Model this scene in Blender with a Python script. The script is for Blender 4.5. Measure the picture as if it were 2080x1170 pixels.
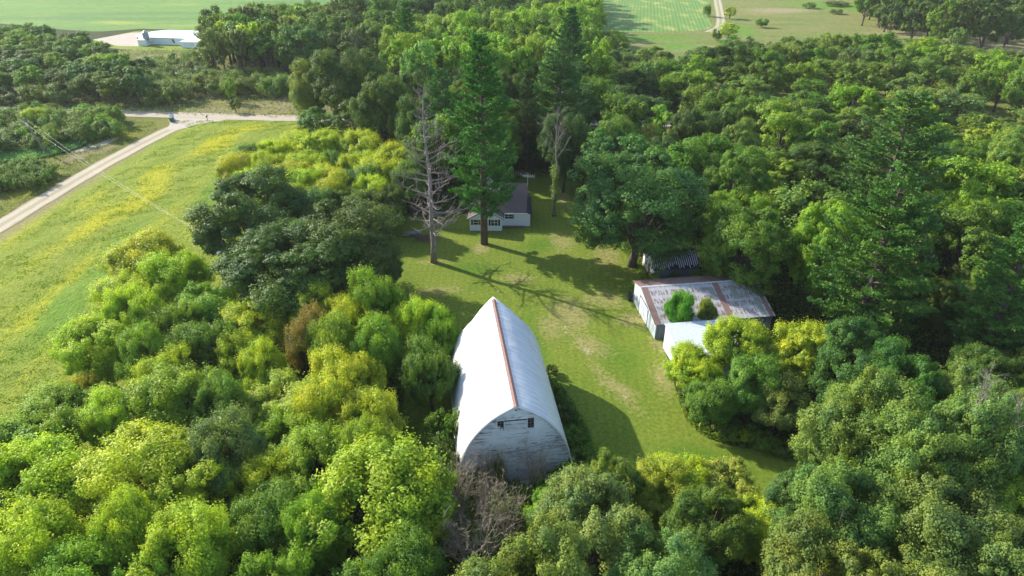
import bpy, math, random
import numpy as np
from mathutils import Vector, Matrix
from math import radians, sin, cos, tan, pi, atan2, sqrt

# ------------------------------------------------------------------ camera, sky, sun, exposure
scn = bpy.context.scene
for o in list(bpy.data.objects): bpy.data.objects.remove(o)
CAM_H, PITCH, FPX = 50.0, radians(30), 1387.0
cam_d = bpy.data.cameras.new('camera'); cam = bpy.data.objects.new('camera', cam_d)
scn.collection.objects.link(cam)
cam.location = (0, 0, CAM_H); cam.rotation_euler = (pi/2 - PITCH, 0, 0)
cam_d.sensor_width = 36; cam_d.lens = 36*FPX/2080; cam_d.clip_start = 0.5; cam_d.clip_end = 9000
scn.camera = cam
SUN_EL = radians(30); SUN_DIR = Vector((-0.85, 0.53, 0)).normalized()      # horizontal direction towards the sun
w = bpy.data.worlds.new('World'); scn.world = w; w.use_nodes = True
nt = w.node_tree; nt.nodes.clear()
sky = nt.nodes.new('ShaderNodeTexSky'); sky.sky_type = 'NISHITA'; sky.sun_disc = False
sky.sun_elevation = SUN_EL; sky.sun_rotation = atan2(SUN_DIR.x, SUN_DIR.y)
bg = nt.nodes.new('ShaderNodeBackground'); bg.inputs[1].default_value = 0.15
wo = nt.nodes.new('ShaderNodeOutputWorld'); nt.links.new(sky.outputs[0], bg.inputs[0]); nt.links.new(bg.outputs[0], wo.inputs[0])
sd = bpy.data.lights.new('sun', 'SUN'); sd.energy = 3.9; sd.angle = radians(0.6); sd.color = (1.0, 0.93, 0.80)
sun = bpy.data.objects.new('sun', sd); scn.collection.objects.link(sun)
tosun = Vector((SUN_DIR.x*cos(SUN_EL), SUN_DIR.y*cos(SUN_EL), sin(SUN_EL)))
sun.rotation_euler = tosun.to_track_quat('Z', 'Y').to_euler(); sun.location = (-60, 60, 90)
scn.view_settings.view_transform = 'Standard'; scn.view_settings.look = 'None'
scn.view_settings.exposure = 1.12; scn.view_settings.gamma = 1
scn.render.engine = 'CYCLES'
scn.cycles.max_bounces = 5; scn.cycles.transparent_max_bounces = 4; scn.cycles.diffuse_bounces = 3
scn.cycles.transmission_bounces = 3; scn.cycles.glossy_bounces = 2; scn.cycles.volume_bounces = 0

# ------------------------------------------------------------------ helpers
rng = np.random.default_rng(7); random.seed(7)
_U = np.array([0, sin(PITCH), cos(PITCH)]); _D = np.array([0, cos(PITCH), -sin(PITCH)])
def G(px, py, z=0.0):
    """ground (or height z) point seen at a place of the 2080x1170 photograph"""
    d = np.array([1., 0, 0])*(px-1040) - _U*(py-585) + _D*FPX
    t = (z-CAM_H)/d[2]; return (d[0]*t, d[1]*t)
def P(x, y, z):
    v = np.array([x, y, z-CAM_H]); k = v@_D
    return (1040+FPX*v[0]/k, 585-FPX*(v@_U)/k)
def GP(pts): return [G(*p) for p in pts]
def inpoly(x, y, poly):
    x = np.asarray(x, float); y = np.asarray(y, float); c = np.zeros(x.shape, bool); n = len(poly)
    for i in range(n):
        x0, y0 = poly[i]; x1, y1 = poly[(i+1) % n]
        if y0 == y1: continue
        m = ((y0 > y) != (y1 > y)) & (x < (x1-x0)*(y-y0)/(y1-y0)+x0)
        c ^= m
    return c
def nearest(x, y, poly):
    bx = np.array(x, float); by = np.array(y, float); bd = np.full(bx.shape, 1e9)
    for i in range(len(poly)):
        x0, y0 = poly[i]; x1, y1 = poly[(i+1) % len(poly)]
        L = (x1-x0)**2+(y1-y0)**2+1e-9
        t = np.clip(((x-x0)*(x1-x0)+(y-y0)*(y1-y0))/L, 0, 1)
        qx = x0+t*(x1-x0); qy = y0+t*(y1-y0); d = (qx-x)**2+(qy-y)**2
        m = d < bd; bx[m] = qx[m]; by[m] = qy[m]; bd[m] = d[m]
    return bx, by, np.sqrt(bd)
def smooth_poly(pts, it=2, closed=True):
    for _ in range(it):
        q = []; n = len(pts)
        for i in range(n if closed else n-1):
            a = pts[i]; b = pts[(i+1) % n]
            q += [(a[0]*.75+b[0]*.25, a[1]*.75+b[1]*.25), (a[0]*.25+b[0]*.75, a[1]*.25+b[1]*.75)]
        if not closed: q = [pts[0]]+q+[pts[-1]]
        pts = q
    return pts

def mesh_np(name, V, F, mat, smooth=False, attrs=None):
    """V (n,3) array; F (m,k) array of equal-size faces or a list of lists"""
    me = bpy.data.meshes.new(name)
    if isinstance(F, np.ndarray):
        m, k = F.shape
        me.vertices.add(len(V)); me.vertices.foreach_set('co', np.asarray(V, np.float32).ravel())
        me.loops.add(m*k); me.loops.foreach_set('vertex_index', F.astype(np.int32).ravel())
        me.polygons.add(m); me.polygons.foreach_set('loop_start', np.arange(0, m*k, k, dtype=np.int32))
        me.polygons.foreach_set('loop_total', np.full(m, k, np.int32))
        if smooth: me.polygons.foreach_set('use_smooth', np.ones(m, bool))
        me.update(calc_edges=True)
    else:
        me.from_pydata([tuple(v) for v in V], [], F)
        if smooth:
            for p in me.polygons: p.use_smooth = True
    if attrs:
        for an, (dom, arr) in attrs.items():
            a = me.attributes.new(an, 'FLOAT', dom); a.data.foreach_set('value', np.asarray(arr, np.float32))
    if mat: me.materials.append(mat)
    return me
def link(name, me, parent=None, loc=None):
    o = bpy.data.objects.new(name, me); scn.collection.objects.link(o)
    if parent: o.parent = parent
    if loc: o.location = loc
    return o
def tag(o, label=None, cat=None, group=None, kind=None):
    if label: o['label'] = label
    if cat: o['category'] = cat
    if group: o['group'] = group
    if kind: o['kind'] = kind
    return o
def empty(name, loc, rz, label, cat, group=None):
    o = bpy.data.objects.new(name, None); scn.collection.objects.link(o)
    o.location = loc; o.rotation_euler = (0, 0, rz); o.empty_display_size = 0.5
    return tag(o, label, cat, group)

class MB:
    """collects boxes, tubes and sheets and links them as one mesh object"""
    def __init__(s): s.v = []; s.f = []
    def add(s, vs, fs):
        n = len(s.v); s.v += [tuple(v) for v in vs]; s.f += [[i+n for i in f] for f in fs]; return s
    def box(s, x0, x1, y0, y1, z0, z1):
        vs = [(x0, y0, z0), (x1, y0, z0), (x1, y1, z0), (x0, y1, z0), (x0, y0, z1), (x1, y0, z1), (x1, y1, z1), (x0, y1, z1)]
        return s.add(vs, [[0, 3, 2, 1], [4, 5, 6, 7], [0, 1, 5, 4], [1, 2, 6, 5], [2, 3, 7, 6], [3, 0, 4, 7]])
    def slab(s, quad, t):
        """a four-cornered sheet (counter-clockwise seen from its outer face) given thickness t inwards"""
        q = [Vector(p) for p in quad]; n = (q[1]-q[0]).cross(q[-1]-q[0]).normalized()
        vs = q+[p-n*t for p in q]; k = len(q)
        fs = [list(range(k)), list(range(2*k-1, k-1, -1))]+[[i, i+k, (i+1) % k+k, (i+1) % k] for i in range(k)]
        return s.add(vs, fs)
    def tube(s, pts, rad, n=6, cap=True):
        pts = [Vector(p) for p in pts]; m = len(pts)
        if not hasattr(rad, '__len__'): rad = [rad]*m
        base = len(s.v); up = Vector((0, 0, 1))
        for i, p in enumerate(pts):
            d = (pts[min(i+1, m-1)]-pts[max(i-1, 0)]).normalized()
            a = d.cross(up if abs(d.z) < .95 else Vector((1, 0, 0))).normalized(); b = d.cross(a)
            for k in range(n):
                t = 2*pi*k/n; s.v.append(tuple(p+(a*cos(t)+b*sin(t))*rad[i]))
        for i in range(m-1):
            for k in range(n):
                a0 = base+i*n+k; a1 = base+i*n+(k+1) % n
                s.f.append([a0, a0+n, a1+n, a1])
        if cap: s.f.append([base+k for k in range(n)]); s.f.append([base+(m-1)*n+k for k in range(n)][::-1])
        return s
    def lathe(s, prof, n=16, c=(0, 0)):
        base = len(s.v); m = len(prof)
        for r, z in prof:
            for k in range(n): t = 2*pi*k/n; s.v.append((c[0]+r*cos(t), c[1]+r*sin(t), z))
        for i in range(m-1):
            for k in range(n):
                a0 = base+i*n+k; a1 = base+i*n+(k+1) % n; s.f.append([a0, a1, a1+n, a0+n])
        s.f.append([base+k for k in range(n)][::-1]); s.f.append([base+(m-1)*n+k for k in range(n)])
        return s
    def mesh(s, name, mat, smooth=False): return mesh_np(name, s.v, s.f, mat, smooth)
    def build(s, name, mat, parent=None, smooth=False): return link(name, s.mesh(name, mat, smooth), parent)

# ------------------------------------------------------------------ materials
class N:
    """small node-graph helper"""
    def __init__(s, name, rough=0.85, spec=0.3):
        s.m = bpy.data.materials.new(name); s.m.use_nodes = True; s.t = s.m.node_tree
        s.b = s.t.nodes['Principled BSDF']; s.out = s.t.nodes['Material Output']
        s.b.inputs['Roughness'].default_value = rough; s.b.inputs['Specular IOR Level'].default_value = spec
    def node(s, ty, **kw):
        n = s.t.nodes.new(ty)
        for k, v in kw.items(): setattr(n, k, v)
        return n
    def set(s, sock, v):
        if hasattr(v, 'links') or hasattr(v, 'is_linked'): s.t.links.new(v, sock)
        else: sock.default_value = v
    def coord(s, which='Object', scale=(1, 1, 1), rot=(0, 0, 0), world=False):
        if world: o = s.node('ShaderNodeNewGeometry').outputs['Position']
        else: o = s.node('ShaderNodeTexCoord').outputs[which]
        mp = s.node('ShaderNodeMapping'); s.t.links.new(o, mp.inputs[0])
        mp.inputs['Scale'].default_value = scale; mp.inputs['Rotation'].default_value = rot
        return mp.outputs[0]
    def noise(s, vec, scale=1, detail=4, rough=.55):
        n = s.node('ShaderNodeTexNoise'); s.set(n.inputs['Vector'], vec); n.inputs['Scale'].default_value = scale
        n.inputs['Detail'].default_value = detail; n.inputs['Roughness'].default_value = rough; return n.outputs['Fac']
    def wave(s, vec, scale=1, dist=0, dirn='X', profile='SIN'):
        n = s.node('ShaderNodeTexWave', bands_direction=dirn, wave_profile=profile); s.set(n.inputs['Vector'], vec)
        n.inputs['Scale'].default_value = scale; n.inputs['Distortion'].default_value = dist; return n.outputs['Fac']
    def ramp(s, f, stops, interp='LINEAR'):
        n = s.node('ShaderNodeValToRGB'); n.color_ramp.interpolation = interp; e = n.color_ramp.elements
        while len(e) < len(stops): e.new(.5)
        for i, (p, c) in enumerate(stops):
            e[i].position = p; e[i].color = (c, c, c, 1) if not hasattr(c, '__len__') else (*c, 1)
        s.set(n.inputs[0], f); return n.outputs[0]
    def mix(s, f, a, b, mode='MIX'):
        n = s.node('ShaderNodeMix', data_type='RGBA', blend_type=mode)
        s.set(n.inputs[0], f); s.set(n.inputs[6], (*a, 1) if isinstance(a, tuple) and len(a) == 3 else a)
        s.set(n.inputs[7], (*b, 1) if isinstance(b, tuple) and len(b) == 3 else b); return n.outputs[2]
    def math(s, op, a, b=0.0):
        n = s.node('ShaderNodeMath', operation=op); s.set(n.inputs[0], a); s.set(n.inputs[1], b); return n.outputs[0]
    def attr(s, name): n = s.node('ShaderNodeAttribute'); n.attribute_name = name; return n.outputs['Fac']
    def bump(s, h, strength=.5, dist=.1):
        n = s.node('ShaderNodeBump'); n.inputs['Strength'].default_value = strength; n.inputs['Distance'].default_value = dist
        s.set(n.inputs['Height'], h); s.t.links.new(n.outputs[0], s.b.inputs['Normal'])
    def color(s, c): s.set(s.b.inputs['Base Color'], (*c, 1) if isinstance(c, tuple) else c); return s
def plain(name, c, rough=.8, spec=.3, metal=0, var=.25, vs=2.0):
    n = N(name, rough, spec); f = n.noise(n.coord(), vs, 5)
    n.color(n.mix(f, tuple(x*(1-var) for x in c), tuple(min(1, x*(1+var)) for x in c))); n.b.inputs['Metallic'].default_value = metal
    return n.m

def leaf_mat(name, trans=.36, hue2=(1.18, 1.12, .8), rough=.55):
    n = N(name, rough, .25)
    oi = n.node('ShaderNodeObjectInfo').outputs['Color']
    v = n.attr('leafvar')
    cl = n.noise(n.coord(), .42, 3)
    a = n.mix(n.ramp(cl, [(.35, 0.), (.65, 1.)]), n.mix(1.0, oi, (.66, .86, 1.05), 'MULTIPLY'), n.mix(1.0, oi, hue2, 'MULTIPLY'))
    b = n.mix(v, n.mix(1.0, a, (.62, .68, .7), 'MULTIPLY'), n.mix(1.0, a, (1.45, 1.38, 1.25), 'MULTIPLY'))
    n.color(b)
    tr = n.node('ShaderNodeBsdfTranslucent'); n.set(tr.inputs[0], n.mix(1.0, b, (1.25, 1.3, .6), 'MULTIPLY'))
    ms = n.node('ShaderNodeMixShader'); ms.inputs[0].default_value = trans
    n.t.links.new(n.b.outputs[0], ms.inputs[1]); n.t.links.new(tr.outputs[0], ms.inputs[2]); n.t.links.new(ms.outputs[0], n.out.inputs[0])
    return n.m
M = {}
M['leaf'] = leaf_mat('broad_leaves'); M['needle'] = leaf_mat('pine_needles', .22, (1.1, 1.05, .9), .6)
def bark(name, a, b):
    n = N(name, .95, .1); f = n.noise(n.coord(scale=(3, 3, .8)), 2, 6); n.color(n.mix(n.ramp(f, [(.3, 0.), (.7, 1.)]), a, b)); n.bump(f, .8, .05); return n.m
M['bark'] = bark('brown_bark', (.07, .05, .04), (.16, .13, .11)); M['dead'] = bark('grey_dead_wood', (.13, .105, .095), (.36, .31, .285))
M['twig'] = bark('grey_twigs', (.27, .215, .15), (.50, .43, .34))

# ------------------------------------------------------------------ ground sheets
def vnoise(x, y, s, seed):
    r = np.random.default_rng(seed); t = np.zeros_like(x)
    for k in range(7):
        a = r.uniform(0, 2*pi); f = s*r.uniform(.6, 2.1); p = r.uniform(0, 6.28); q = r.uniform(0, 6.28)
        t += np.sin(f*(x*cos(a)+y*sin(a))+p+1.3*np.sin(.7*f*(y*cos(a)-x*sin(a))+q))
    return .5+t/8
def grid_sheet(name, poly, step, z, mat, attrfn=None, bumpz=0):
    P_ = np.array(poly); x0, y0 = P_.min(0)-step; x1, y1 = P_.max(0)+step
    nx = int((x1-x0)/step)+2; ny = int((y1-y0)/step)+2
    X, Y = np.meshgrid(x0+step*np.arange(nx), y0+step*np.arange(ny)); X = X.copy(); Y = Y.copy()
    ins = inpoly(X[:-1, :-1]+step/2, Y[:-1, :-1]+step/2, poly)
    idx = np.arange(nx*ny).reshape(ny, nx)
    F = np.stack([idx[:-1, :-1][ins], idx[:-1, 1:][ins], idx[1:, 1:][ins], idx[1:, :-1][ins]], 1)
    cnt = np.zeros(nx*ny, int); np.add.at(cnt, F.ravel(), 1)
    edge = (cnt > 0) & (cnt < 4); x = X.ravel(); y = Y.ravel()
    qx, qy, d = nearest(x[edge], y[edge], poly); k = d < step*1.3
    xe = x[edge]; ye = y[edge]; xe[k] = qx[k]; ye[k] = qy[k]; x[edge] = xe; y[edge] = ye
    used = np.unique(F); remap = -np.ones(nx*ny, int); remap[used] = np.arange(len(used))
    x = x[used]; y = y[used]; zz = np.full(len(x), z)
    if bumpz: zz = zz+bumpz*np.maximum(.02, vnoise(x, y, .35, 3))*np.clip((nearest(x, y, poly)[2]-3.6)/3, 0, 1)
    at = {k_: ('POINT', np.clip(v, 0, 1)) for k_, v in attrfn(x, y).items()} if attrfn else None
    return link(name, mesh_np(name, np.stack([x, y, zz], 1), remap[F], mat, True, at))
def blob(x, y, pts, soft=1.0):
    """union of soft ellipses (cx, cy, rx, ry, angle)"""
    v = np.zeros_like(x)
    for cx, cy, rx, ry, a in pts:
        u = ((x-cx)*cos(a)+(y-cy)*sin(a))/rx; t = (-(x-cx)*sin(a)+(y-cy)*cos(a))/ry
        v = np.maximum(v, np.exp(-(u*u+t*t)*soft))
    return v
def streak(x, y, pts, wd):
    """soft band along a polyline"""
    v = np.zeros_like(x)
    for (x0, y0), (x1, y1) in zip(pts, pts[1:]):
        L = (x1-x0)**2+(y1-y0)**2; t = np.clip(((x-x0)*(x1-x0)+(y-y0)*(y1-y0))/L, 0, 1)
        d = np.hypot(x0+t*(x1-x0)-x, y0+t*(y1-y0)-y); v = np.maximum(v, np.exp(-(d/wd)**2))
    return v

# base terrain: reaches the horizon; woodland floor near, grassland beyond
n = N('woodland_floor', .95, .1); c = n.coord(world=True)
f = n.noise(c, .15, 6); g = n.noise(c, 1.7, 6)
near_c = n.mix(n.ramp(g, [(.35, 0.), (.65, 1.)]), (.022, .030, .010), (.06, .065, .022))
n.color(n.mix(n.ramp(f, [(.4, 0.), (.62, 1.)]), near_c, (.045, .065, .016))); n.bump(g, 1., .3)
gv = 3500.
link('ground', mesh_np('ground', np.array([(-gv, -400, -.03), (gv, -400, -.03), (gv, gv*1.6, -.03), (-gv, gv*1.6, -.03)]), np.array([[0, 1, 2, 3]]), n.m))['kind'] = 'structure'

def grass_mat(name, c1, c2, extra, scale=1.0, stretch=(1, 1, 1), rot=0, bumpd=.25, fine=3.0):
    """c1/c2 base grass; extra = [(attribute, colour)]; broken by noise"""
    n = N(name, .9, .12); c = n.coord(scale=stretch, rot=(0, 0, rot), world=True)
    f1 = n.noise(c, .12*scale, 5, .6); f2 = n.noise(c, fine*scale, 6, .7); f3 = n.noise(n.coord(world=True), 1.1*scale, 5, .7)
    col = n.mix(n.ramp(f1, [(.38, 0.), (.62, 1.)]), c1, c2)
    if fine == 2.2:
        mw = n.wave(n.coord(scale=(1, .25, 1), rot=(0, 0, .25), world=True), .32, 3.5); col = n.mix(n.ramp(mw, [(.3, 0.), (.7, .3)]), col, n.mix(1., col, (.72, .84, .7), 'MULTIPLY'))
    for an, ec in extra:
        a = n.attr(an); t = n.math('ADD', a, n.math('MULTIPLY', n.math('SUBTRACT', f3, .5), 1.5))
        col = n.mix(n.math('MULTIPLY', n.ramp(t, [(.25, 0.), (.75, 1.)]), .85), col, ec)
    col = n.mix(n.ramp(f2, [(.3, 0.), (.7, 1.)]), n.mix(1., col, (.62, .68, .62), 'MULTIPLY'), n.mix(1., col, (1.38, 1.30, 1.3), 'MULTIPLY'))
    n.color(col); n.bump(n.math('ADD', f2, f3), .9, bumpd); return n.m

LAWN_PX = [(770, 600), (745, 520), (800, 440), (955, 440), (985, 400), (1040, 372), (1075, 360), (1130, 358), (1175, 372), (1200, 400), (1235, 480), (1300, 545)]
LAWN = GP(LAWN_PX)+[(19, 87), (19.6, 80), (19.4, 70), (19, 62), (19.2, 56.5), (22, 53.8), (28, 52.4), (31, 50), (29, 45), (20, 41), (8, 40), (-9, 42), (-12, 55), (-13, 68), (-17, 78)]
LAWN = smooth_poly(LAWN, 2)
def lawn_attr(x, y):
    dry = blob(x, y, [(*G(1160, 640), 3.4, 5.5, .2), (*G(1195, 700), 2.2, 4.5, .6), (*G(1120, 670), 2.2, 4, 0), (*G(1050, 565), 3., 2, 0), (*G(1140, 490), 2.6, 3.8, .3),
        (*G(875, 533), 2.6, 1.0, 0), (*G(975, 505), 1.6, 2.6, 0), (*G(890, 590), 4, 1.5, .1), (*G(1230, 610), 4, 3, 0), (*G(1340, 700), 1.3, 2.6, .2), (*G(1230, 520), 3, 4, 0),
        (*G(1145, 400), 1.6, 6, 0), (*G(1345, 770), 1.6, 4, 0), (*G(1260, 790), 1.3, 3.5, .8), (*G(1290, 650), 3.0, 2.2, 0)])*.95
    dry = np.maximum(dry, .62*streak(x, y, [G(1150, 600), G(1165, 680), G(1210, 745), G(1265, 800), G(1300, 840)], 1.3))
    dry = dry+.30*(vnoise(x, y, .5, 11)-.42)
    lush = blob(x, y, [(*G(1100, 500), 4, 3, 0), (*G(1085, 700), 1.8, 9, .1), (*G(960, 545), 5, 2, -.3), (*G(1260, 720), 3, 5, .3), (*G(1450, 940), 7, 3, -.3)])+.4*(vnoise(x, y, .35, 5)-.5)
    return dict(dry=dry*.72, lush=lush*.8, bare=blob(x, y, [(*G(1190, 712), .6, 1.6, .7), (*G(1150, 665), .5, 1.4, .2), (*G(1255, 800), .35, 1.2, .8), (*G(1020, 592), 1.4, .3, -.3)])*.5)
m_lawn = grass_mat('mown_lawn', (.126, .180, .020), (.162, .206, .027), [('lush', (.080, .160, .014)), ('dry', (.265, .235, .095)), ('bare', (.46, .38, .27))], fine=2.2, bumpd=.06)
lawn = grid_sheet('lawn', LAWN, .5, .0, m_lawn, lawn_attr); lawn['kind'] = 'structure'

MEADOW = [(-80.5, 174.0), (-57, 173.0), (-44, 173.0), (-36, 150), (-30, 120), (-22, 112), (-20, 100), (-24, 88), (-34, 78), (-36, 66), (-36, 52), (-42, 30), (-90, 20), (-90, 60), (-90.0, 79), (-89.0, 109), (-88.3, 122.5), (-87.4, 138), (-85.2, 156), (-83.4, 166)]
def gold_bands(x, y):
    b = [(*G(300, 390), 6, 26, .12), (*G(430, 300), 9, 22, .1), (*G(60, 560), 5, 16, .25), (*G(60, 660), 5, 11, .35), (*G(380, 395), 4, 12, .1), (*G(500, 262), 16, 6, 0), (*G(190, 440), 6, 18, .15), (*G(60, 500), 7, 12, .1), (*G(30, 920), 6, 6, 0)]
    return blob(x, y, b, 1.6)*.52+.75*(vnoise(x*2.0, y*.6, .22, 21)-.5)
def meadow_attr(x, y):
    tan_ = .8*np.exp(-((x+84.8+(y<125)*1.0)/1.8)**2)+.4*(vnoise(x, y, .3, 31)-.5)
    return dict(gold=gold_bands(x, y), dry=tan_, lush=blob(x, y, [(*G(450, 385), 4, 12, .1), (*G(120, 640), 5, 12, .2), (*G(240, 520), 5, 14, .1)])*.9)
m_mead = grass_mat('flowering_meadow', (.19, .25, .030), (.24, .29, .036), [('lush', (.13, .25, .028)), ('dry', (.27, .23, .12)), ('gold', (.42, .40, .014))], fine=2.0, stretch=(1.6, .7, 1), bumpd=.35)
mead = grid_sheet('meadow', smooth_poly(MEADOW, 1), 1.0, -.012, m_mead, meadow_attr, .25); mead['kind'] = 'structure'

# rough verge west of the driveway, rough field beyond the road
VERGE = [(-89.6, 60), (-88.8, 109), (-87.2, 138), (-85, 156), (-83.2, 166), (-82, 175), (-103, 179), (-140, 183), (-300, 197), (-300, 60)]
m_verge = grass_mat('verge_grass', (.12, .145, .028), (.17, .18, .035), [('dry', (.25, .20, .12)), ('gold', (.26, .24, .02))], fine=2., bumpd=.3)
def verge_attr(x, y): return dict(dry=blob(x, y, [(-96, 145, 3.6, 7, .1), (-93, 150, 3, 4, 0)])*1.0+.3*(vnoise(x, y, .3, 8)-.5), gold=blob(x, y, [(-93, 160, 4, 8, 0), (-95, 128, 3, 12, .1)])*.8)
vg = grid_sheet('verge', VERGE, 1.2, -.014, m_verge, verge_attr); vg['kind'] = 'structure'
ROUGH = [(-300, 195), (-140, 182), (-104, 178), (-57, 174), (-40, 173), (-46, 215), (-60, 262), (-110, 264), (-142, 262), (-300, 250)]
m_rough = grass_mat('rough_field', (.15, .155, .045), (.21, .20, .075), [('dry', (.27, .235, .12)), ('lush', (.09, .13, .03))], fine=1.2, bumpd=.5)
def rough_attr(x, y): return dict(dry=vnoise(x, y, .12, 41), lush=vnoise(x, y, .2, 43)-.2)
rf = grid_sheet('rough_field', ROUGH, 2.0, -.016, m_rough, rough_attr); rf['kind'] = 'structure'

# far soy field with pale swaths, farm yard
m_soy = grass_mat('soybean_field', (.125, .235, .055), (.15, .27, .060), [('gold', (.29, .34, .07)), ('lush', (.10, .20, .06))], scale=.5, stretch=(.25, 1.6, 1), rot=radians(8), fine=1.5, bumpd=.4)
FARF = [(-300, 262), (-232, 324), (-190, 306), (-173, 301), (-159, 309), (-120, 301), (-86, 300), (-70, 330), (-40, 430), (-20, 640), (-600, 760), (-800, 330)]
def soy_attr(x, y): return dict(gold=blob(x, y, [(*G(85, 32), 12, 7, .2), (*G(390, 8), 16, 5, 0), (*G(235, 45), 14, 5, -.3), (*G(400, 52), 22, 3, 0), (*G(250, 62), 12, 4, .3)])*.8+.35*(vnoise(x*.4, y*2, .08, 51)-.45), lush=vnoise(x*.3, y*2, .09, 52)-.1)
sf = grid_sheet('soybean_field', FARF, 4.0, -.010, m_soy, soy_attr); sf['kind'] = 'structure'
SOY2 = smooth_poly([(-140, 120), (-110, 137), (-104, 141.5), (-99, 147), (-97.5, 151), (-98.5, 154.5), (-95, 158.5), (-96, 161), (-104, 158), (-113, 153), (-150, 148)], 1)
def s2(x, y): return dict(gold=x*0+.1, lush=vnoise(x, y, .3, 5))
sp = grid_sheet('crop_patch', SOY2, .8, .35, m_soy, s2, .25); sp['kind'] = 'structure'
FYARD = [(-166, 283), (-158.6, 299), (-148, 300), (-141, 285), (-141.5, 269.5), (-150, 270.5)]
m_gravel = N('gravel', .95, .15); c = m_gravel.coord(world=True); f = m_gravel.noise(c, .35, 6); g = m_gravel.noise(c, 6, 5, .8)
m_gravel.color(m_gravel.mix(m_gravel.ramp(g, [(.3, 0.), (.7, 1.)]), m_gravel.mix(f, (.29, .245, .19), (.43, .375, .30)), m_gravel.mix(f, (.46, .40, .33), (.56, .50, .42)))); m_gravel.bump(g, .6, .05)
fy = grid_sheet('gravel_yard', FYARD, 2.0, .012, m_gravel.m); fy['kind'] = 'structure'
FLAWN = [(-166, 283), (-150, 266), (-139, 262), (-105, 262), (-100, 300), (-120, 303), (-158, 303)]
fl = grid_sheet('farm_lawn', FLAWN, 2.0, .0, grass_mat('farm_lawn', (.16, .23, .03), (.20, .26, .035), [('dry', (.25, .2, .1))], fine=1.5), lambda x, y: dict(dry=x*0)); fl['kind'] = 'structure'

# right: striped crop field, track, open grassland
n = N('row_crop', .9, .12); rot = atan2(*(np.array(G(1327, 0))-np.array(G(1330, 62))))
c = n.coord(rot=(0, 0, rot), world=True); wv = n.wave(c, .19, .6); f = n.noise(n.coord(world=True, scale=(.6, .25, 1)), .25, 5); g = n.noise(n.coord(world=True), 1.4, 5, .7)
col = n.mix(n.ramp(f, [(.5, 0.), (.68, 1.)]), (.13, .235, .06), (.30, .33, .09))
n.color(n.mix(n.math('MULTIPLY', n.ramp(wv, [(.5, 0.), (.9, .13)]), n.ramp(g, [(.2, .3), (.7, .9)])), col, (.33, .32, .16))); n.bump(wv, .5, .12)
CROP = [(44, 640), (35.2, 306), (42, 300.5), (60, 299.5), (80, 303), (87.5, 313), (89.5, 330), (108, 400), (170, 640)]
cf = grid_sheet('crop_field', smooth_poly(CROP, 1), 4., .02, n.m); cf['kind'] = 'structure'
GRASS = [(34, 640), (30, 306), (30, 270), (45, 215), (75, 195), (100, 170), (400, 160), (700, 640)]
m_open = grass_mat('open_grassland', (.15, .20, .045), (.22, .22, .08), [('dry', (.31, .27, .15)), ('lush', (.12, .25, .03))], scale=.6, stretch=(.4, 1.4, 1), fine=1.6, bumpd=.5)
def open_attr(x, y): return dict(dry=blob(x, y, [(*G(1950, 75), 45, 22, 0), (*G(2060, 90), 40, 30, 0), (*G(1600, 20), 20, 10, 0), (*G(1425, 100), 10, 10, 0)])*.8+.4*(vnoise(x, y, .06, 61)-.4), lush=blob(x, y, [(*G(1330, 78), 22, 9, 0), (*G(1700, 12), 30, 22, -.6), (*G(1500, 60), 8, 20, 0), (*G(1380, 95), 10, 10, 0)])*.9)
og = grid_sheet('grassland', GRASS, 4., -.008, m_open, open_attr); og['kind'] = 'structure'
def strip(name, pts, wd, z, mat, attr=None):
    pts = smooth_poly(pts, 2, False); V = []; off = []
    ws = wd if hasattr(wd, '__len__') else None
    for i, p in enumerate(pts):
        a = np.array(pts[max(i-1, 0)]); b = np.array(pts[min(i+1, len(pts)-1)]); d = (b-a)/np.linalg.norm(b-a); nn = np.array([-d[1], d[0]])
        hw = (ws[0]+(ws[1]-ws[0])*i/(len(pts)-1) if ws else wd)/2
        for k in range(9):
            t = k/4-1; V.append((*(np.array(p)+nn*hw*t*(1+(.07*sin(i*2.1+t) if abs(t) == 1 else 0))), z)); off.append(abs(t))
    F = np.array([[i*9+k, i*9+k+1, (i+1)*9+k+1, (i+1)*9+k] for i in range(len(pts)-1) for k in range(8)])
    return link(name, mesh_np(name, np.array(V), F[:, ::-1], mat, False, {'off': ('POINT', off)}))
def road_mat(name, centre, rut, edge, midstrip):
    n = N(name, .95, .15); c = n.coord(world=True); g = n.noise(c, 3, 6, .75); f = n.noise(c, .35, 5)
    o = n.math('ADD', n.attr('off'), n.math('MULTIPLY', n.math('SUBTRACT', f, .5), .35))
    col = n.ramp(o, [(0., centre), (.16, centre), (.35, rut), (.72, rut), (.95, edge), (1., edge)] if midstrip else [(0., rut), (.3, rut), (.5, centre), (.8, rut), (.98, edge)])
    col = n.mix(n.ramp(g, [(.3, 0.), (.7, 1.)]), n.mix(1., col, (.78, .78, .78), 'MULTIPLY'), n.mix(1., col, (1.12, 1.12, 1.12), 'MULTIPLY'))
    n.color(col); n.bump(g, .6, .06); return n.m
dv = strip('driveway', [(-90.2, 20), (-90.0, 79), (-89.0, 109), (-88.3, 122.5), (-87.4, 138), (-85.2, 156), (-83.4, 166), (-81.6, 171), (-80.5, 175)], (4.2, 4.8), .03, road_mat('driveway_gravel', (.34, .31, .20), (.47, .40, .30), (.30, .25, .17), True)); dv['kind'] = 'structure'
strip('road', [(-400, 206), (-160, 185), (-103, 178.4), (-68, 174.6), (-57, 173.9), (60, 168), (300, 156)], 5.2, .045, road_mat('road_gravel', (.40, .34, .26), (.45, .385, .295), (.34, .29, .21), False))['kind'] = 'structure'
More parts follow.
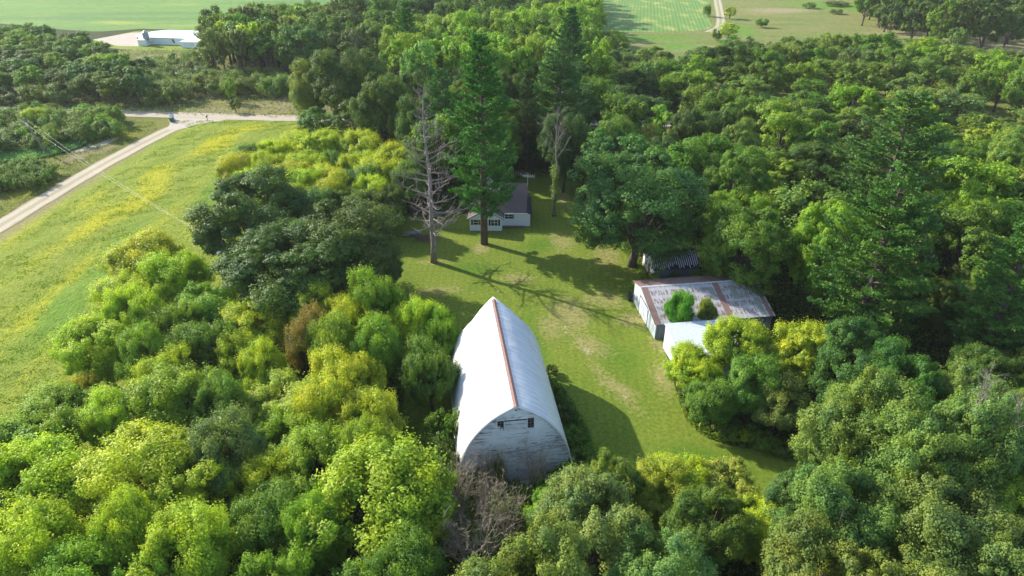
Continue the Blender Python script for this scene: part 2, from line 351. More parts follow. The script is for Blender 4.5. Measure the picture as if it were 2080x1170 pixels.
# splay where the drive meets the road
MOUTH = smooth_poly([(-88.5, 173.6), (-85.4, 168.5), (-85.0, 164), (-81.4, 163.5), (-78.5, 169), (-72.5, 172.2), (-74, 174.2), (-87, 175.4)], 2)
grid_sheet('driveway_mouth', MOUTH, .8, .037, m_gravel.m)['kind'] = 'structure'
strip('track', [(82, 300), (89, 310), (93, 322), (100, 350), (112, 402), (170, 640)], 4.2, .03, road_mat('track_gravel', (.27, .28, .12), (.44, .38, .28), (.26, .27, .11), True))['kind'] = 'structure'
BARE = smooth_poly([(-99.3, 148), (-98.3, 150), (-96, 152), (-95, 156.5), (-92.9, 158.5), (-92.6, 155), (-94.5, 150.5), (-96.5, 147)], 2)
grid_sheet('bare_soil', BARE, .6, .02, plain('pale_soil', (.45, .40, .31), var=.2, vs=1.5))['kind'] = 'structure'

# ------------------------------------------------------------------ buildings
# barn materials
n = N('barn_roof_metal', .42, .5); c = n.coord(); seam = n.wave(n.coord(scale=(0, 1, 0)), .42, 0, 'Y', 'SAW'); f = n.noise(c, .35, 6); st = n.noise(n.coord(scale=(.35, 3, .35)), 1.2, 6, .7)
g2 = n.noise(n.coord(scale=(.6, 2.2, .6)), 1.3, 8, .75)
col = n.mix(n.ramp(st, [(.38, 0.), (.7, 1.)]), (.76, .75, .73), (.52, .52, .54)); col = n.mix(n.ramp(seam, [(.82, 0.), (.93, .5)]), col, (.45, .46, .50))
col = n.mix(n.ramp(g2, [(.66, 0.), (.72, .7)]), col, (.34, .30, .33)); n.color(col); n.bump(n.math('ADD', seam, n.math('MULTIPLY', f, 2.)), .6, .09); M['barn_roof'] = n.m
n = N('peeling_boards', .85, .2); lo = n.noise(n.coord(scale=(.4, 1, 4)), 1.0, 8, .78); hi = n.noise(n.coord(scale=(1.4, 1, 14)), 1.6, 6, .7); bg_ = n.noise(n.coord(), .35, 3)
k = n.math('ADD', n.math('MULTIPLY', lo, .65), n.math('MULTIPLY', hi, .45)); k = n.math('ADD', k, n.math('MULTIPLY', n.math('SUBTRACT', bg_, .5), .35))
n.color(n.ramp(k, [(.38, (.14, .12, .13)), (.48, (.33, .31, .33)), (.53, (.66, .67, .69)), (.75, (.82, .83, .84))])); n.bump(k, .6, .03); M['boards'] = n.m
M['dark'] = plain('dark_interior', (.012, .012, .014), .6); M['trim'] = plain('white_trim', (.70, .70, .70), .7, vs=4, var=.12)
M['glass'] = plain('dark_glass', (.015, .02, .028), .08, .6)
M['ridge_rust'] = plain('rusty_ridge', (.21, .12, .10), .7, vs=6, var=.45); M['brown'] = plain('brown_wood', (.16, .09, .06), .8, vs=5)
M['sash'] = plain('weathered_red_sash', (.22, .15, .14), .8, vs=8)

PROF = [(0, 9.95), (.8, 9.53), (1.6, 9.06), (2.35, 8.5), (3.1, 7.78), (3.75, 6.98), (4.3, 6.12), (4.72, 5.25), (5.03, 4.4), (5.24, 3.6), (5.38, 2.85), (5.6, 2.15)]
def halfw(z):
    p = [(w_, q) for w_, q in PROF if True]
    for (w0, z0), (w1, z1) in zip(p, p[1:]):
        if z1 <= z <= z0: return w0+(w1-w0)*(z0-z)/(z0-z1)
    return 5.3
BL = 16.9
barn = empty('barn', (.35, 48.3, 0), radians(7.53), 'white arch roofed barn with peeling gable boards, in the middle of the clearing', 'barn')
prof = [(-a, b) for a, b in PROF[::-1]]+PROF[1:]; rp = []
for (a0, b0), (a1, b1) in zip(prof, prof[1:]): rp += [(a0, b0), ((a0+a1)/2, (b0+b1)/2)]
rp.append(prof[-1]); ny = 56; V = []; rr_ = random.Random(3)
def yfar(z, t): return -.32+(BL+.62+2.1*max(0, (z-8.3)/1.65)**1.1)*t
for sh in (0, -.14):
    for j in range(ny+1):
        for a, b in rp:
            s_ = 1+sh/5.5; V.append((a*s_+rr_.gauss(0, .006), yfar(b, j/ny), b+sh*(.9 if b > 3 else .1)+rr_.gauss(0, .008)))
m_ = len(rp); F = []; half = (ny+1)*m_
for j in range(ny):
    for i in range(m_-1):
        a = j*m_+i; F.append([a, a+1, a+m_+1, a+m_]); b = a+half; F.append([b, b+m_, b+m_+1, b+1])
for j in (0, ny):
    for i in range(m_-1): a = j*m_+i; F.append([a, a+1, a+1+half, a+half] if j else [a+1, a, a+half, a+1+half])
for j in range(ny):
    for i in (0, m_-1): a = j*m_+i; F.append([a, a+half, a+half+m_, a+m_])
link('roof', mesh_np('barn_roof', V, F, M['barn_roof'], True), barn)
t = MB()
for j in range(26):
    y0 = -.36+j*(BL+2.1)/26; y1 = y0+(BL+2.1)/26-.02; e = rr_.uniform(-.015, .02)
    t.add([(-.25, y0, 9.90+e), (0, y0, 10.03+e), (.25, y0, 9.90+e), (.25, y1, 9.90), (0, y1, 10.03), (-.25, y1, 9.90)], [[0, 1, 4, 5], [1, 2, 3, 4]])
t.build('ridge_cap', M['ridge_rust'], barn)
def gable(y, face, wins, gapy):
    t = MB(); z = 0.0; bh = .155; rnd = random.Random(int(y*10)+5)
    while z < 9.75:
        z1 = min(z+bh, 9.8); h0 = (halfw(z) if z > 2.9 else 5.32)-.16; h1 = (halfw(z1) if z1 > 2.9 else 5.32)-.16
        if h1 < .05: break
        segs = [(-h0, -h1, h1, h0)]
        cuts = [w_ for w_ in wins if w_[2] < z1 and w_[3] > z]
        xs = [-1]; pieces = []; cur = None
        edges = sorted([(c_[0], c_[1]) for c_ in cuts]); left = None
        for (a, b) in edges: pieces.append((left, a)); left = b
        pieces.append((left, None))
        for (a, b) in pieces:
            xa0 = -h0 if a is None else a; xa1 = -h1 if a is None else a; xb0 = h0 if b is None else b; xb1 = h1 if b is None else b
            o0 = -.035*face-rnd.uniform(0, .012)*face; o1 = -.010*face
            q = [(xa0, y+o0, z-.012), (xb0, y+o0, z-.012), (xb1, y+o1, z1), (xa1, y+o1, z1)]
            if face < 0: q = [q[1], q[0], q[3], q[2]]
            t.slab(q, .03)
        z = z1
    t.build('gable_wall', M['boards'], barn)
    poly = [(-5.1, y+.12*face, 0), (5.1, y+.12*face, 0)]+[(max(0, halfw(z)-.25), y+.12*face, z) for z in (2.9, 4, 5, 6, 7, 8, 8.8, 9.5)]+[(-max(0, halfw(z)-.25), y+.12*face, z) for z in (9.5, 8.8, 8, 7, 6, 5, 4, 2.9)]
    link('dark_backing', mesh_np('dark_backing', poly, [list(range(len(poly)))], M['dark']), barn)  # near-black sheet behind the boards, interior shade put into its colour
WINS = [(-1.72, -1.12, 6.98, 8.18), (1.10, 1.70, 7.02, 8.24)]
gable(0, 1, WINS, 0); gable(BL, -1, [], 0)
for i, (a, b, z0, z1) in enumerate(WINS):
    t = MB(); t.box(a-.07, a, -.06, .04, z0-.07, z1+.07); t.box(b, b+.07, -.06, .04, z0-.07, z1+.07); t.box(a, b, -.06, .04, z1, z1+.07); t.box(a, b, -.075, .04, z0-.07, z0)
    wn = t.build('window', M['trim'], barn)
    t = MB(); t.box((a+b)/2-.018, (a+b)/2+.018, -.02, .01, z0, z1)
    for q in (.25, .5, .75): t.box(a, (a+b)/2-.018, -.018, .012, z0+(z1-z0)*q-.018, z0+(z1-z0)*q+.018).box((a+b)/2+.018, b, -.018, .012, z0+(z1-z0)*q-.018, z0+(z1-z0)*q+.018)
    t.build('sash', M['sash'], wn)
    t = MB(); t.box(a, b, .03, .05, z0 if i else z0+.5, z1); t.build('pane', M['glass'], wn)
    if not i: t = MB(); t.box(a, (a+b)/2, .0, .02, z0, z0+.5); t.box((a+b)/2+.03, b-.05, .0, .02, z0, z0+.35); t.build('board', M['boards'], wn)
t = MB()
for k in range(5): t.box(-1.02, 1.0, -.075, -.052, 7.02+k*.21, 7.21+k*.21)
hd = t.build('hay_door', M['boards'], barn); t = MB(); t.box(-1.08, 1.05, -.10, -.05, 8.10, 8.16); t.build('door_track', M['dark'], hd)
t = MB(); t.box(-.06, .02, -.06, -.04, 9.2, 9.4); t.box(.02, .12, -.06, -.04, 9.2, 9.25); t.build('peak_hole_shade', M['dark'], barn)  # dark patch on the boards, stands for the shade in the peak hole
t = MB()
for a in (-5.12, 5.02): t.box(a, a+.1, .0, BL, 0, 2.4)
t.build('side_wall', M['boards'], barn)
for sgn in (-1, 1):
    for j in range(5):
        yy = 1.8+j*3.3; t = MB(); a = 5.13*sgn; t.box(min(a, a+.03*sgn), max(a, a+.03*sgn), yy, yy+.8, 1.0, 1.7); t.build('side_window', M['glass'], barn)
for a, z_, w_ in ((-2.35, 4.62, .45), (1.55, 5.05, .5), (1.7, 3.75, .45), (4.05, 5.2, .35)):   # knocked-out board gaps, their shade painted as dark strips
    pass
for a, z_, w_ in ((-2.35, 4.64, .5), (1.5, 5.08, .55), (1.55, 3.86, .5), (3.75, 5.55, .35)): MB().box(a, a+w_, -.062, -.05, z_, z_+.07).build('gap_shade_strip', M['dark'], barn)  # dark strips laid on the boards; shade of missing boards put into colour

# ---- rusty roofed machine shed
n = N('rusty_galvanised_roof', .5, .4); o_ = n.coord(); sep = n.node('ShaderNodeSeparateXYZ'); n.t.links.new(o_, sep.inputs[0]); X_, Y_ = sep.outputs[0], sep.outputs[1]
pc = n.noise(n.coord(scale=(2.6, .55, .0)), 1.5, 5, .7); rows = n.wave(n.coord(scale=(0, 1, 0)), .22, 2.0, 'Y'); fine = n.noise(n.coord(scale=(7, 1.0, 0)), 1.4, 4, .7)
def band(c0, w_): return n.ramp(n.math('ABSOLUTE', n.math('SUBTRACT', X_, c0)), [(w_*.75/10, 1.), (w_/10, 0.)])
def bandx(c0, w_):
    d = n.math('DIVIDE', n.math('ABSOLUTE', n.math('SUBTRACT', X_, c0)), w_); return n.math('LESS_THAN', d, 1.)
strips_ = n.math('MAXIMUM', bandx(.05, .55), n.math('MAXIMUM', bandx(10.0, .42), bandx(15.5, .3)))
spots = n.math('MULTIPLY', n.ramp(n.math('ADD', n.math('MULTIPLY', pc, .65), n.math('MULTIPLY', fine, .35)), [(.465, 0.), (.53, 1.)]), n.ramp(rows, [(.2, .3), (.55, 1.)]))
rust_f = n.math('MAXIMUM', spots, n.math('MULTIPLY', strips_, n.ramp(fine, [(.2, .5), (.5, 1.)])))
north = n.math('GREATER_THAN', Y_, 6.35); rust_f = n.math('MAXIMUM', rust_f, n.math('MULTIPLY', north, n.math('MULTIPLY', n.ramp(pc, [(.3, .35), (.5, 1.)]), n.ramp(X_, [(0., 1.), (1., 1.)]))))
col = n.mix(n.noise(n.coord(scale=(.5, .5, 0)), 1., 5), (.40, .42, .46), (.58, .59, .61)); col = n.mix(n.math('MULTIPLY', rust_f, .88), col, n.mix(fine, (.15, .065, .04), (.27, .13, .085)))
n.color(col); n.bump(n.wave(n.coord(scale=(1, 0, 0)), 3.2, 0, 'X'), .5, .03); M['rust_roof'] = n.m
def corr(name, c1, c2, ax=(1, 1, 0), s=3.0, rough=.55):
    n = N(name, rough, .35); f = n.noise(n.coord(scale=(2.5, 2.5, .5)), 1.2, 6, .65); n.color(n.mix(n.ramp(f, [(.35, 0.), (.7, 1.)]), c1, c2)); n.bump(n.wave(n.coord(scale=ax), s, 0, 'DIAGONAL'), .5, .03); return n.m
M['blue_wall'] = corr('pale_blue_sheet', (.40, .47, .52), (.55, .61, .65)); M['shaded_wall'] = corr('shaded_sheet', (.13, .155, .19), (.19, .22, .26)); M['white_sheet'] = corr('white_sheet', (.46, .52, .58), (.66, .71, .76), rough=.5)  # the dark grey copy holds the near wall's shade in its colour
M['green_panel'] = plain('weathered_clear_panel', (.26, .29, .25), .5, vs=1.5)
shed = empty('machine_shed', (18.45, 73.35, 0), radians(7.7), 'long shed with rust streaked metal roof, right of the lawn', 'shed')
SL = 15.7; SE, SR, SF = (-.35, 2.45), (6.3, 4.25), (9.85, 3.25)
t = MB(); t.slab([(-.3, SE[0], SE[1]), (SL+.25, SE[0], SE[1]), (SL+.25, SR[0], SR[1]), (-.3, SR[0], SR[1])], .06); t.slab([(-.3, SR[0], SR[1]), (SL+.25, SR[0], SR[1]), (SL+.25, SF[0], SF[1]), (-.3, SF[0], SF[1])], .06)
rf_ = t.build('roof', M['rust_roof'], shed)
for (u0, u1, v0, v1) in ((8.7, 9.4, .52, .86), (11.6, 12.5, .50, .88), (14.2, 14.9, .05, .5)):
    z0 = SE[1]+(SR[1]-SE[1])*v0; z1 = SE[1]+(SR[1]-SE[1])*v1; y0 = SE[0]+(SR[0]-SE[0])*v0; y1 = SE[0]+(SR[0]-SE[0])*v1
    t = MB(); t.slab([(u0, y0, z0+.018), (u1, y0, z0+.018), (u1, y1, z1+.018), (u0, y1, z1+.018)], .014); t.build('skylight', M['green_panel'], rf_)
t = MB(); t.slab([(-.32, SR[0]-.16, SR[1]-.02), (SL+.27, SR[0]-.16, SR[1]-.02), (SL+.27, SR[0], SR[1]+.035), (-.32, SR[0], SR[1]+.035)], .012); t.slab([(-.32, SR[0], SR[1]+.035), (SL+.27, SR[0], SR[1]+.035), (SL+.27, SR[0]+.16, SR[1]-.02), (-.32, SR[0]+.16, SR[1]-.02)], .012); t.build('ridge_cap', M['white_sheet'], rf_)
def wallpoly(name, pts, th, mat, par):
    return MB().slab(pts, th).build(name, mat, par)
wallpoly('front_wall', [(0, 9.6, 0), (0, 7.0, 0), (0, 7.0, 2.6), (0, 3.6, 2.6), (0, 3.6, 0), (0, 0, 0), (0, 0, 2.47), (0, 6.3, 4.15), (0, 9.6, 3.25)][::1], .08, M['blue_wall'], shed)
t = MB(); t.box(-.09, -.03, 3.3, 6.6, .1, 2.5); dr = t.build('sliding_door', M['white_sheet'], shed); t = MB(); t.box(-.12, -.10, 4.9, 4.98, .15, 2.45); t.box(-.115, -.095, 3.3, 6.6, 1.2, 1.28); t.build('brace', M['trim'], dr)
t = MB(); t.box(-.03, .07, 6.62, 6.98, 0, 2.6); t.build('door_post', M['brown'], shed)
t = MB(); t.box(0.1, SL, .0, .08, 0, 2.42); t.build('side_wall', M['shaded_wall'], shed)
t = MB(); t.box(0.1, SL, 9.5, 9.58, 0, 3.2); t.build('back_wall', M['shaded_wall'], shed)
wallpoly('end_wall', [(SL, 0.09, 0), (SL, 9.49, 0), (SL, 9.49, 3.25), (SL, 6.3, 4.12), (SL, 0.09, 2.47)], .08, M['shaded_wall'], shed)
t = MB(); t.box(.3, SL-.3, .3, 9.3, .005, .02); t.build('floor', plain('dirt_floor', (.12, .09, .07)), shed)
x, y = G(1278, 600); br = tag(MB().lathe([(.28, 0), (.29, .02), (.285, .3), (.30, .32), (.285, .34), (.285, .6), (.30, .62), (.285, .64), (.29, .92), (.26, .93), (.25, .90)], 16).build('barrel', plain('dark_barrel', (.03, .035, .05), .6)), 'dark steel barrel standing at the far corner of the rusty roofed shed', 'barrel')
br.location = (x-.1, y-1.4, 0); br.scale = (1.25, 1.25, 1.3)

# ---- white garage in front of the shed
gar = empty('garage', (19.2, 71.5, 0), radians(7.7), 'small garage with a pale blue-white metal roof, half hidden by yellow-green trees', 'garage')
GW, GD = 8.4, 7.2
wallpoly('front_wall', [(0, 0, 0), (0, -GD, 0), (0, -GD, 2.9), (0, 0, 3.45)], .08, M['white_sheet'], gar)
wallpoly('back_wall', [(0.09, 0, 0), (0.09, 0, 3.4), (GW, 0, 3.4), (GW, 0, 0)], .08, M['blue_wall'], gar)
wallpoly('side_wall', [(GW, -GD, 0), (0.09, -GD, 0), (0.09, -GD, 2.85), (GW, -GD, 2.85)][::-1], .08, M['white_sheet'], gar)
wallpoly('end_wall', [(GW, -.09, 0), (GW, -GD+.09, 0), (GW, -GD+.09, 2.85), (GW, -.09, 3.42)][::-1], .08, M['white_sheet'], gar)
t = MB(); t.slab([(-.12, -GD-.25, 2.93), (GW+.15, -GD-.25, 2.93), (GW+.15, .15, 3.52), (-.12, .15, 3.52)], .05); r2 = t.build('roof', M['white_sheet'], gar)
t = MB(); t.slab([(-.17, -GD-.25, 2.965), (-.05, -GD-.25, 2.965), (-.05, .15, 3.555), (-.17, .15, 3.555)], .03); t.build('roof_trim', M['trim'], r2)

# ---- little shed with the broken ribbed roof
sm = empty('small_shed', (21.0, 88.8, 0), radians(7.7), 'small shed under the wide oak with a striped broken metal roof', 'shed')
wallpoly('front_wall', [(0, 5.2, 0), (0, 0, 0), (0, 0, 2.0), (0, 2.6, 3.6), (0, 5.2, 2.0)], .08, M['trim'], sm)
t = MB(); t.box(-.05, -.005, 1.6, 2.5, .0, 1.9); t.build('door', plain('rusty_door', (.25, .12, .08), .7, vs=4, var=.5), sm)
wallpoly('side_wall', [(0.09, 0, 0), (7, 0, 0), (7, 0, 1.95), (0.09, 0, 1.95)], .08, M['shaded_wall'], sm); wallpoly('back_wall', [(0.09, 5.2, 0), (0.09, 5.2, 1.95), (7, 5.2, 1.95), (7, 5.2, 0)], .08, M['shaded_wall'], sm)
wallpoly('end_wall', [(7, .09, 0), (7, 5.1, 0), (7, 5.1, 2.0), (7, 2.6, 3.55), (7, .09, 2.0)], .08, M['shaded_wall'], sm)
t = MB(); t.slab([(-.1, -.3, 1.85), (7.1, -.3, 1.85), (7.1, 2.6, 3.62), (-.1, 2.6, 3.62)], .04); t.slab([(-.1, 2.6, 3.62), (7.1, 2.6, 3.62), (7.1, 5.5, 1.85), (-.1, 5.5, 1.85)], .04)
r3 = t.build('roof', plain('near_black_roof', (.035, .03, .035), .7), sm)  # near-black sheet shows as the rotted gaps between the ribs
t = MB()
for i in range(22):
    a = -.05+i*.325; v0 = random.uniform(0, .25); v1 = random.uniform(.8, 1)
    t.slab([(a, -.3+2.9*v0, 1.88+1.77*v0), (a+.14, -.3+2.9*v0, 1.88+1.77*v0), (a+.14, -.3+2.9*v1, 1.88+1.77*v1), (a, -.3+2.9*v1, 1.88+1.77*v1)], .02)
t.build('rib', plain('pinkish_worn_metal', (.62, .55, .60), .4, .5), r3)

# ---- farmhouse
n = N('roof_shingles', .9, .15); f = n.noise(n.coord(), 1.2, 5, .7); g = n.noise(n.coord(scale=(3, 3, 3)), 2.5, 3, .7); cr = n.wave(n.coord(scale=(0, 0, 1)), 2.1, .5, 'Z', 'SAW')
col = n.mix(f, (.085, .068, .070), (.145, .118, .118)); col = n.mix(n.ramp(g, [(.4, 0.), (.7, .7)]), col, (.20, .155, .15)); n.color(n.mix(n.ramp(cr, [(.85, 0.), (.95, .6)]), col, (.04, .035, .035))); n.bump(cr, .6, .03); M['shingle'] = n.m
M['slate'] = plain('dark_violet_shingles', (.055, .048, .065), .8, vs=5)
n = N('white_siding', .7, .25); cl = n.wave(n.coord(scale=(0, 0, 1)), 1.55, 0, 'Z', 'SAW'); f = n.noise(n.coord(), 1.5, 6, .7); n.color(n.mix(n.ramp(cl, [(.86, 0.), (.95, .5)]), n.mix(n.ramp(f, [(.6, 0.), (.8, .6)]), (.74, .76, .80), (.5, .5, .5)), (.38, .40, .44))); n.bump(cl, .5, .03); M['siding'] = n.m
house = empty('farmhouse', (0, 106, 0), 0, 'small white house with brown roofs and dark shutters beyond the lawn', 'house')
HW = []
def hwall(*pts, th=.1, mat='siding'): return MB().slab(pts, th).build('wall', M[mat], house)
# front wing (gable towards the lawn)
hwall((-7.2, .2, 0), (-1.7, .2, 0), (-1.7, .2, 2.5), (-4.45, .2, 3.95), (-7.2, .2, 2.5)); hwall((-1.7, .31, 0), (-1.7, 6, 0), (-1.7, 6, 2.5), (-1.7, .31, 2.5)); hwall((-7.2, 6, 0), (-7.2, .31, 0), (-7.2, .31, 2.5), (-7.2, 6, 2.5))
# main block
hwall((-1.69, 2.1, 0), (2.2, 2.1, 0), (2.2, 2.1, 2.75), (-1.69, 2.1, 2.75)); hwall((2.2, 2.21, 2.3), (2.2, 10.2, 2.3), (2.2, 10.2, 2.8), (2.2, 6.2, 6.1), (2.2, 2.21, 2.8))
hwall((-7.0, 10.2, 0), (-7.0, 2.3, 0), (-7.0, 2.3, 2.8), (-7.0, 6.2, 6.1), (-7.0, 10.2, 2.8)); hwall((2.2, 10.21, 0), (-7.0, 10.21, 0), (-7.0, 10.21, 2.75), (2.2, 10.21, 2.75))
hwall((2.21, 2.1, 0), (3.15, 2.1, 0), (3.15, 2.1, 2.15), (2.21, 2.1, 2.6)); hwall((3.15, 2.11, 0), (3.15, 9.6, 0), (3.15, 9.6, 2.15), (3.15, 2.11, 2.15))
def hroof(quads, name='roof', mat='shingle', th=.14):
    t = MB()
    for q in quads: t.slab(q, th)
    return t.build(name, M[mat], house)
mr = hroof([[(-7.3, 1.75, 2.62), (2.5, 1.75, 2.62), (2.75, 6.2, 6.32), (-7.3, 6.2, 6.32)], [(2.75, 6.2, 6.32), (2.5, 10.6, 2.62), (-7.3, 10.6, 2.62), (-7.3, 6.2, 6.32)]])
hroof([[(-7.55, -.2, 2.33), (-4.45, -.2, 4.12), (-4.45, 5.0, 4.12), (-7.55, 2.6, 2.33)][::-1][::-1], [(-4.45, -.2, 4.12), (-1.3, -.2, 2.30), (-1.3, 2.4, 2.30), (-4.45, 5.0, 4.12)]], 'porch_roof')
hroof([[(2.45, 1.85, 2.74), (3.5, 1.85, 2.18), (3.5, 9.9, 2.18), (2.45, 9.9, 2.74)]], 'lean_to_roof', 'slate', .08)
hroof([[(-3.35, 6.8, 7.55), (-.55, 6.8, 4.6), (-.4, 12.5, 4.5), (-3.35, 12.2, 7.5)], [(-6.2, 6.8, 4.6), (-3.35, 6.8, 7.55), (-3.35, 12.2, 7.5), (-6.2, 12.5, 4.5)]], 'rear_roof', 'slate')
hwall((-.7, 12, 0), (-6.0, 12, 0), (-6, 12, 4.7), (-3.35, 12, 7.35), (-.7, 12, 4.7)); hwall((-6.0, 10.3, 0), (-6.0, 10.3, 4.6), (-6.0, 11.9, 4.6), (-6.0, 11.9, 0)); hwall((-.7, 10.3, 0), (-.7, 11.9, 0), (-.7, 11.9, 4.6), (-.7, 10.3, 4.6)); MB().slab([(-6.1, 6.9, 4.6), (-.7, 6.9, 4.6), (-3.35, 6.9, 7.4)], .1).build('wall', M['siding'], house)
t = MB()
t.slab([(-7.58, -.24, 2.31), (-4.45, -.24, 4.11), (-4.45, -.24, 4.27-.02), (-7.58, -.24, 2.47)][::1], .05); t.slab([(-4.45, -.24, 4.11), (-1.27, -.24, 2.28), (-1.27, -.24, 2.42), (-4.45, -.24, 4.25)], .05); t.build('fascia', M['trim'], house)
t = MB(); t.box(-1.25, 2.5, 1.66, 1.74, 2.42, 2.60); t.build('gutter', M['trim'], house)
def hwin(x0, x1, yy, z0, z1, shut=True, par=house):
    t = MB(); t.box(x0-.06, x1+.06, yy-.05, yy-.003, z0-.06, z0); t.box(x0-.06, x1+.06, yy-.05, yy-.003, z1, z1+.06); t.box(x0-.06, x0, yy-.05, yy-.003, z0, z1); t.box(x1, x1+.06, yy-.05, yy-.003, z0, z1); t.box(x0, x1, yy-.04, yy-.003, (z0+z1)/2-.03, (z0+z1)/2+.03); t.box((x0+x1)/2-.03, (x0+x1)/2+.03, yy-.045, yy-.04, z0, z1)
    wn = t.build('window', M['trim'], par); t = MB(); t.box(x0, x1, yy-.02, yy-.004, z0, z1); t.build('pane', M['glass'], wn)
    if shut:
        for a in (x0-.42, x1+.09): t = MB(); t.box(a, a+.33, yy-.04, yy-.003, z0-.05, z1+.05); t.build('shutter', plain('black_shutter', (.02, .022, .028), .6) if 'sh' not in M else M['sh'], par)
M['sh'] = plain('black_shutter', (.02, .022, .028), .6)
hwin(-6.55, -4.95, .2, 1.15, 2.05); hwin(-3.55, -2.45, .2, 1.0, 2.05); hwin(-1.2, 0.0, 2.1, 1.45, 2.25, False)
t = MB(); t.box(.05, .3, 2.04, 2.098, 1.4, 2.3); t.build('shutter', M['sh'], house)
t = MB(); t.tube([(-1.30, 4.6, 4.7), (-1.30, 4.6, 6.15)], .07, 8); ch = t.build('flue', plain('rusty_flue', (.16, .12, .11), .6), house); t = MB(); t.lathe([(.13, 6.15), (.13, 6.22), (.02, 6.38)], 10, (-1.30, 4.6)); t.build('flue_cap', M['white_sheet'], ch)
t = MB(); t.tube([(-.6, 3.9, 4.5), (.75, 3.5, 4.2)], .035, 5); t.build('fallen_stick', M['brown'], mr)
t = MB(); t.tube([(2.72, 6.0, 5.6), (2.72, 6.0, 8.3)], .035, 6); an = t.build('antenna_mast', M['trim'], house)
t = MB(); t.tube([(1.9, 5.9, 7.7), (3.9, 6.1, 7.7)], .02, 4)
for i in range(7): a = 1.9+i*.33; t.tube([(a, 5.2-.04*i, 7.72), (a, 6.8+.04*i, 7.72)], .014, 3)
t.tube([(1.4, 6.0, 7.95), (3.9, 6.0, 7.45)], .015, 3); t.build('antenna_boom', M['trim'], an)
t = MB(); t.box(-1.6, 2.1, 1.2, 2.0, 0.01, .12); t.box(-1.4, -.2, 1.0, 1.2, .01, .25); t.build('step', M['brown'], house)

# ---- poultry barn far left
fb = empty('poultry_barn', (-144.0, 272.3, 0), radians(-9.3), 'long low white metal barn beside the big soybean field at the upper left', 'barn')
M['bright_white'] = plain('bright_white_metal', (.82, .83, .84), .5, .4, var=.05); M['pale'] = corr('pale_panel', (.80, .84, .85), (.86, .88, .89))
t = MB(); t.slab([(-1.2, 2.0, 2.6), (39, 2.0, 2.6), (39, 10, 3.4), (2.0, 10, 3.4)], .12); t.slab([(2.0, 10, 3.4), (39, 10, 3.4), (39, 18, 2.6), (3.0, 18, 2.6)], .12); t.build('roof', M['bright_white'], fb)
t = MB(); t.box(4.5, 38.5, 2.3, 2.45, 0, 2.5); t.box(4.5, 38.5, 17.3, 17.45, 0, 2.5); t.box(4.5, 4.65, 2.45, 17.3, 0, 2.5); t.box(38.35, 38.5, 2.45, 17.3, 0, 2.5); t.build('wall', M['pale'], fb)
t = MB(); t.tube([(.3, 2.3, 0), (.1, 2.2, 2.5)], .14, 5); t.build('post', M['dark'], fb)
t = MB(); t.box(2.4, 5.8, -1.2, 2.29, 0, 2.1); t.build('annex_wall', M['pale'], fb); t = MB(); t.slab([(2.2, -1.4, 2.15), (6.0, -1.4, 2.15), (6.0, 1.95, 2.42), (2.2, 1.95, 2.42)], .03); t.build('annex_roof', M['bright_white'], fb)
t = MB(); t.box(20.8, 28, -2.4, 2.29, 0, 2.15); t.build('annex_wall', M['pale'], fb); t = MB(); t.slab([(20.6, -2.6, 2.2), (25, -2.6, 2.2), (28.2, -1.0, 2.3), (28.2, 1.95, 2.45), (20.6, 1.95, 2.45)], .03); t.build('annex_roof', M['bright_white'], fb)
t = MB(); t.box(14.6, 15.1, 2.05, 2.295, 1.4, 2.1); t.box(14.9, 15.4, 2.1, 2.295, .8, 1.4); t.build('fan_hood', M['dark'], fb)
si = empty('feed_bin', (-138.6, 271.5, 0), 0, 'grey hopper feed bin on legs before the white poultry barn', 'silo')
n_ = N('galvanised', .35, .5); n_.color((.30, .34, .40)); n_.b.inputs['Metallic'].default_value = .4; n_.bump(n_.wave(n_.coord(scale=(0, 0, 1)), 2., 0, 'Z'), .4, .05)
MB().lathe([(.15, 1.2), (1.15, 2.7), (1.17, 2.72), (1.17, 4.7), (.25, 5.35), (.22, 5.5)], 20).build('hopper', n_.m, si)
for k in range(4): a = pi/4+k*pi/2; MB().tube([(1.2*cos(a), 1.2*sin(a), 0), (1.12*cos(a), 1.12*sin(a), 4.2)], .06, 4).build('leg', n_.m, si)
MB().tube([(.0, 0, 1.3), (1.6, .2, .9), (2.6, .9, 2.6)], .09, 6).build('auger', n_.m, si)

# ------------------------------------------------------------------ poles, bins, small things
M['pole'] = plain('grey_pole', (.22, .19, .14), .9, vs=3); M['wire'] = plain('pale_wire', (.30, .29, .2), .5); M['metal'] = plain('pale_metal', (.5, .53, .56), .4)
pA = Vector((-103.4, 146.3, 0)); p1 = empty('utility_pole', pA, 0, 'leaning wooden utility pole beside the crop patch left of the driveway', 'utility pole')
MB().tube([(0, 0, -.2), (-2.0, -.3, 7.9)], [.22, .16], 8).build('pole', M['pole'], p1)
t = MB(); t.box(-2.9, -1.1, -.36, -.26, 7.3, 7.42); t.build('crossarm', M['pole'], p1); t = MB(); t.lathe([(.18, 6.4), (.2, 6.45), (.2, 7.1), (.16, 7.15)], 10, (-1.62, -.6)); t.build('transformer', M['metal'], p1)
x, y = G(485, 595); p2 = empty('utility_pole', (x, y, 0), 0, 'utility pole with a pale lamp shade half hidden under the left dark oak', 'utility pole')
MB().tube([(0, 0, -.2), (-.7, 0, 8.4)], [.15, .10], 8).build('pole', M['pole'], p2)
t = MB(); t.tube([(-.55, 0, 6.9), (-.9, -.9, 7.2)], .03, 5); t.build('lamp_arm', M['metal'], p2); t = MB(); t.lathe([(.05, 7.3), (.35, 7.1), (.36, 7.05), (.05, 7.08)], 12, (-.95, -1.0)); t.build('lamp_shade', M['trim'], p2)
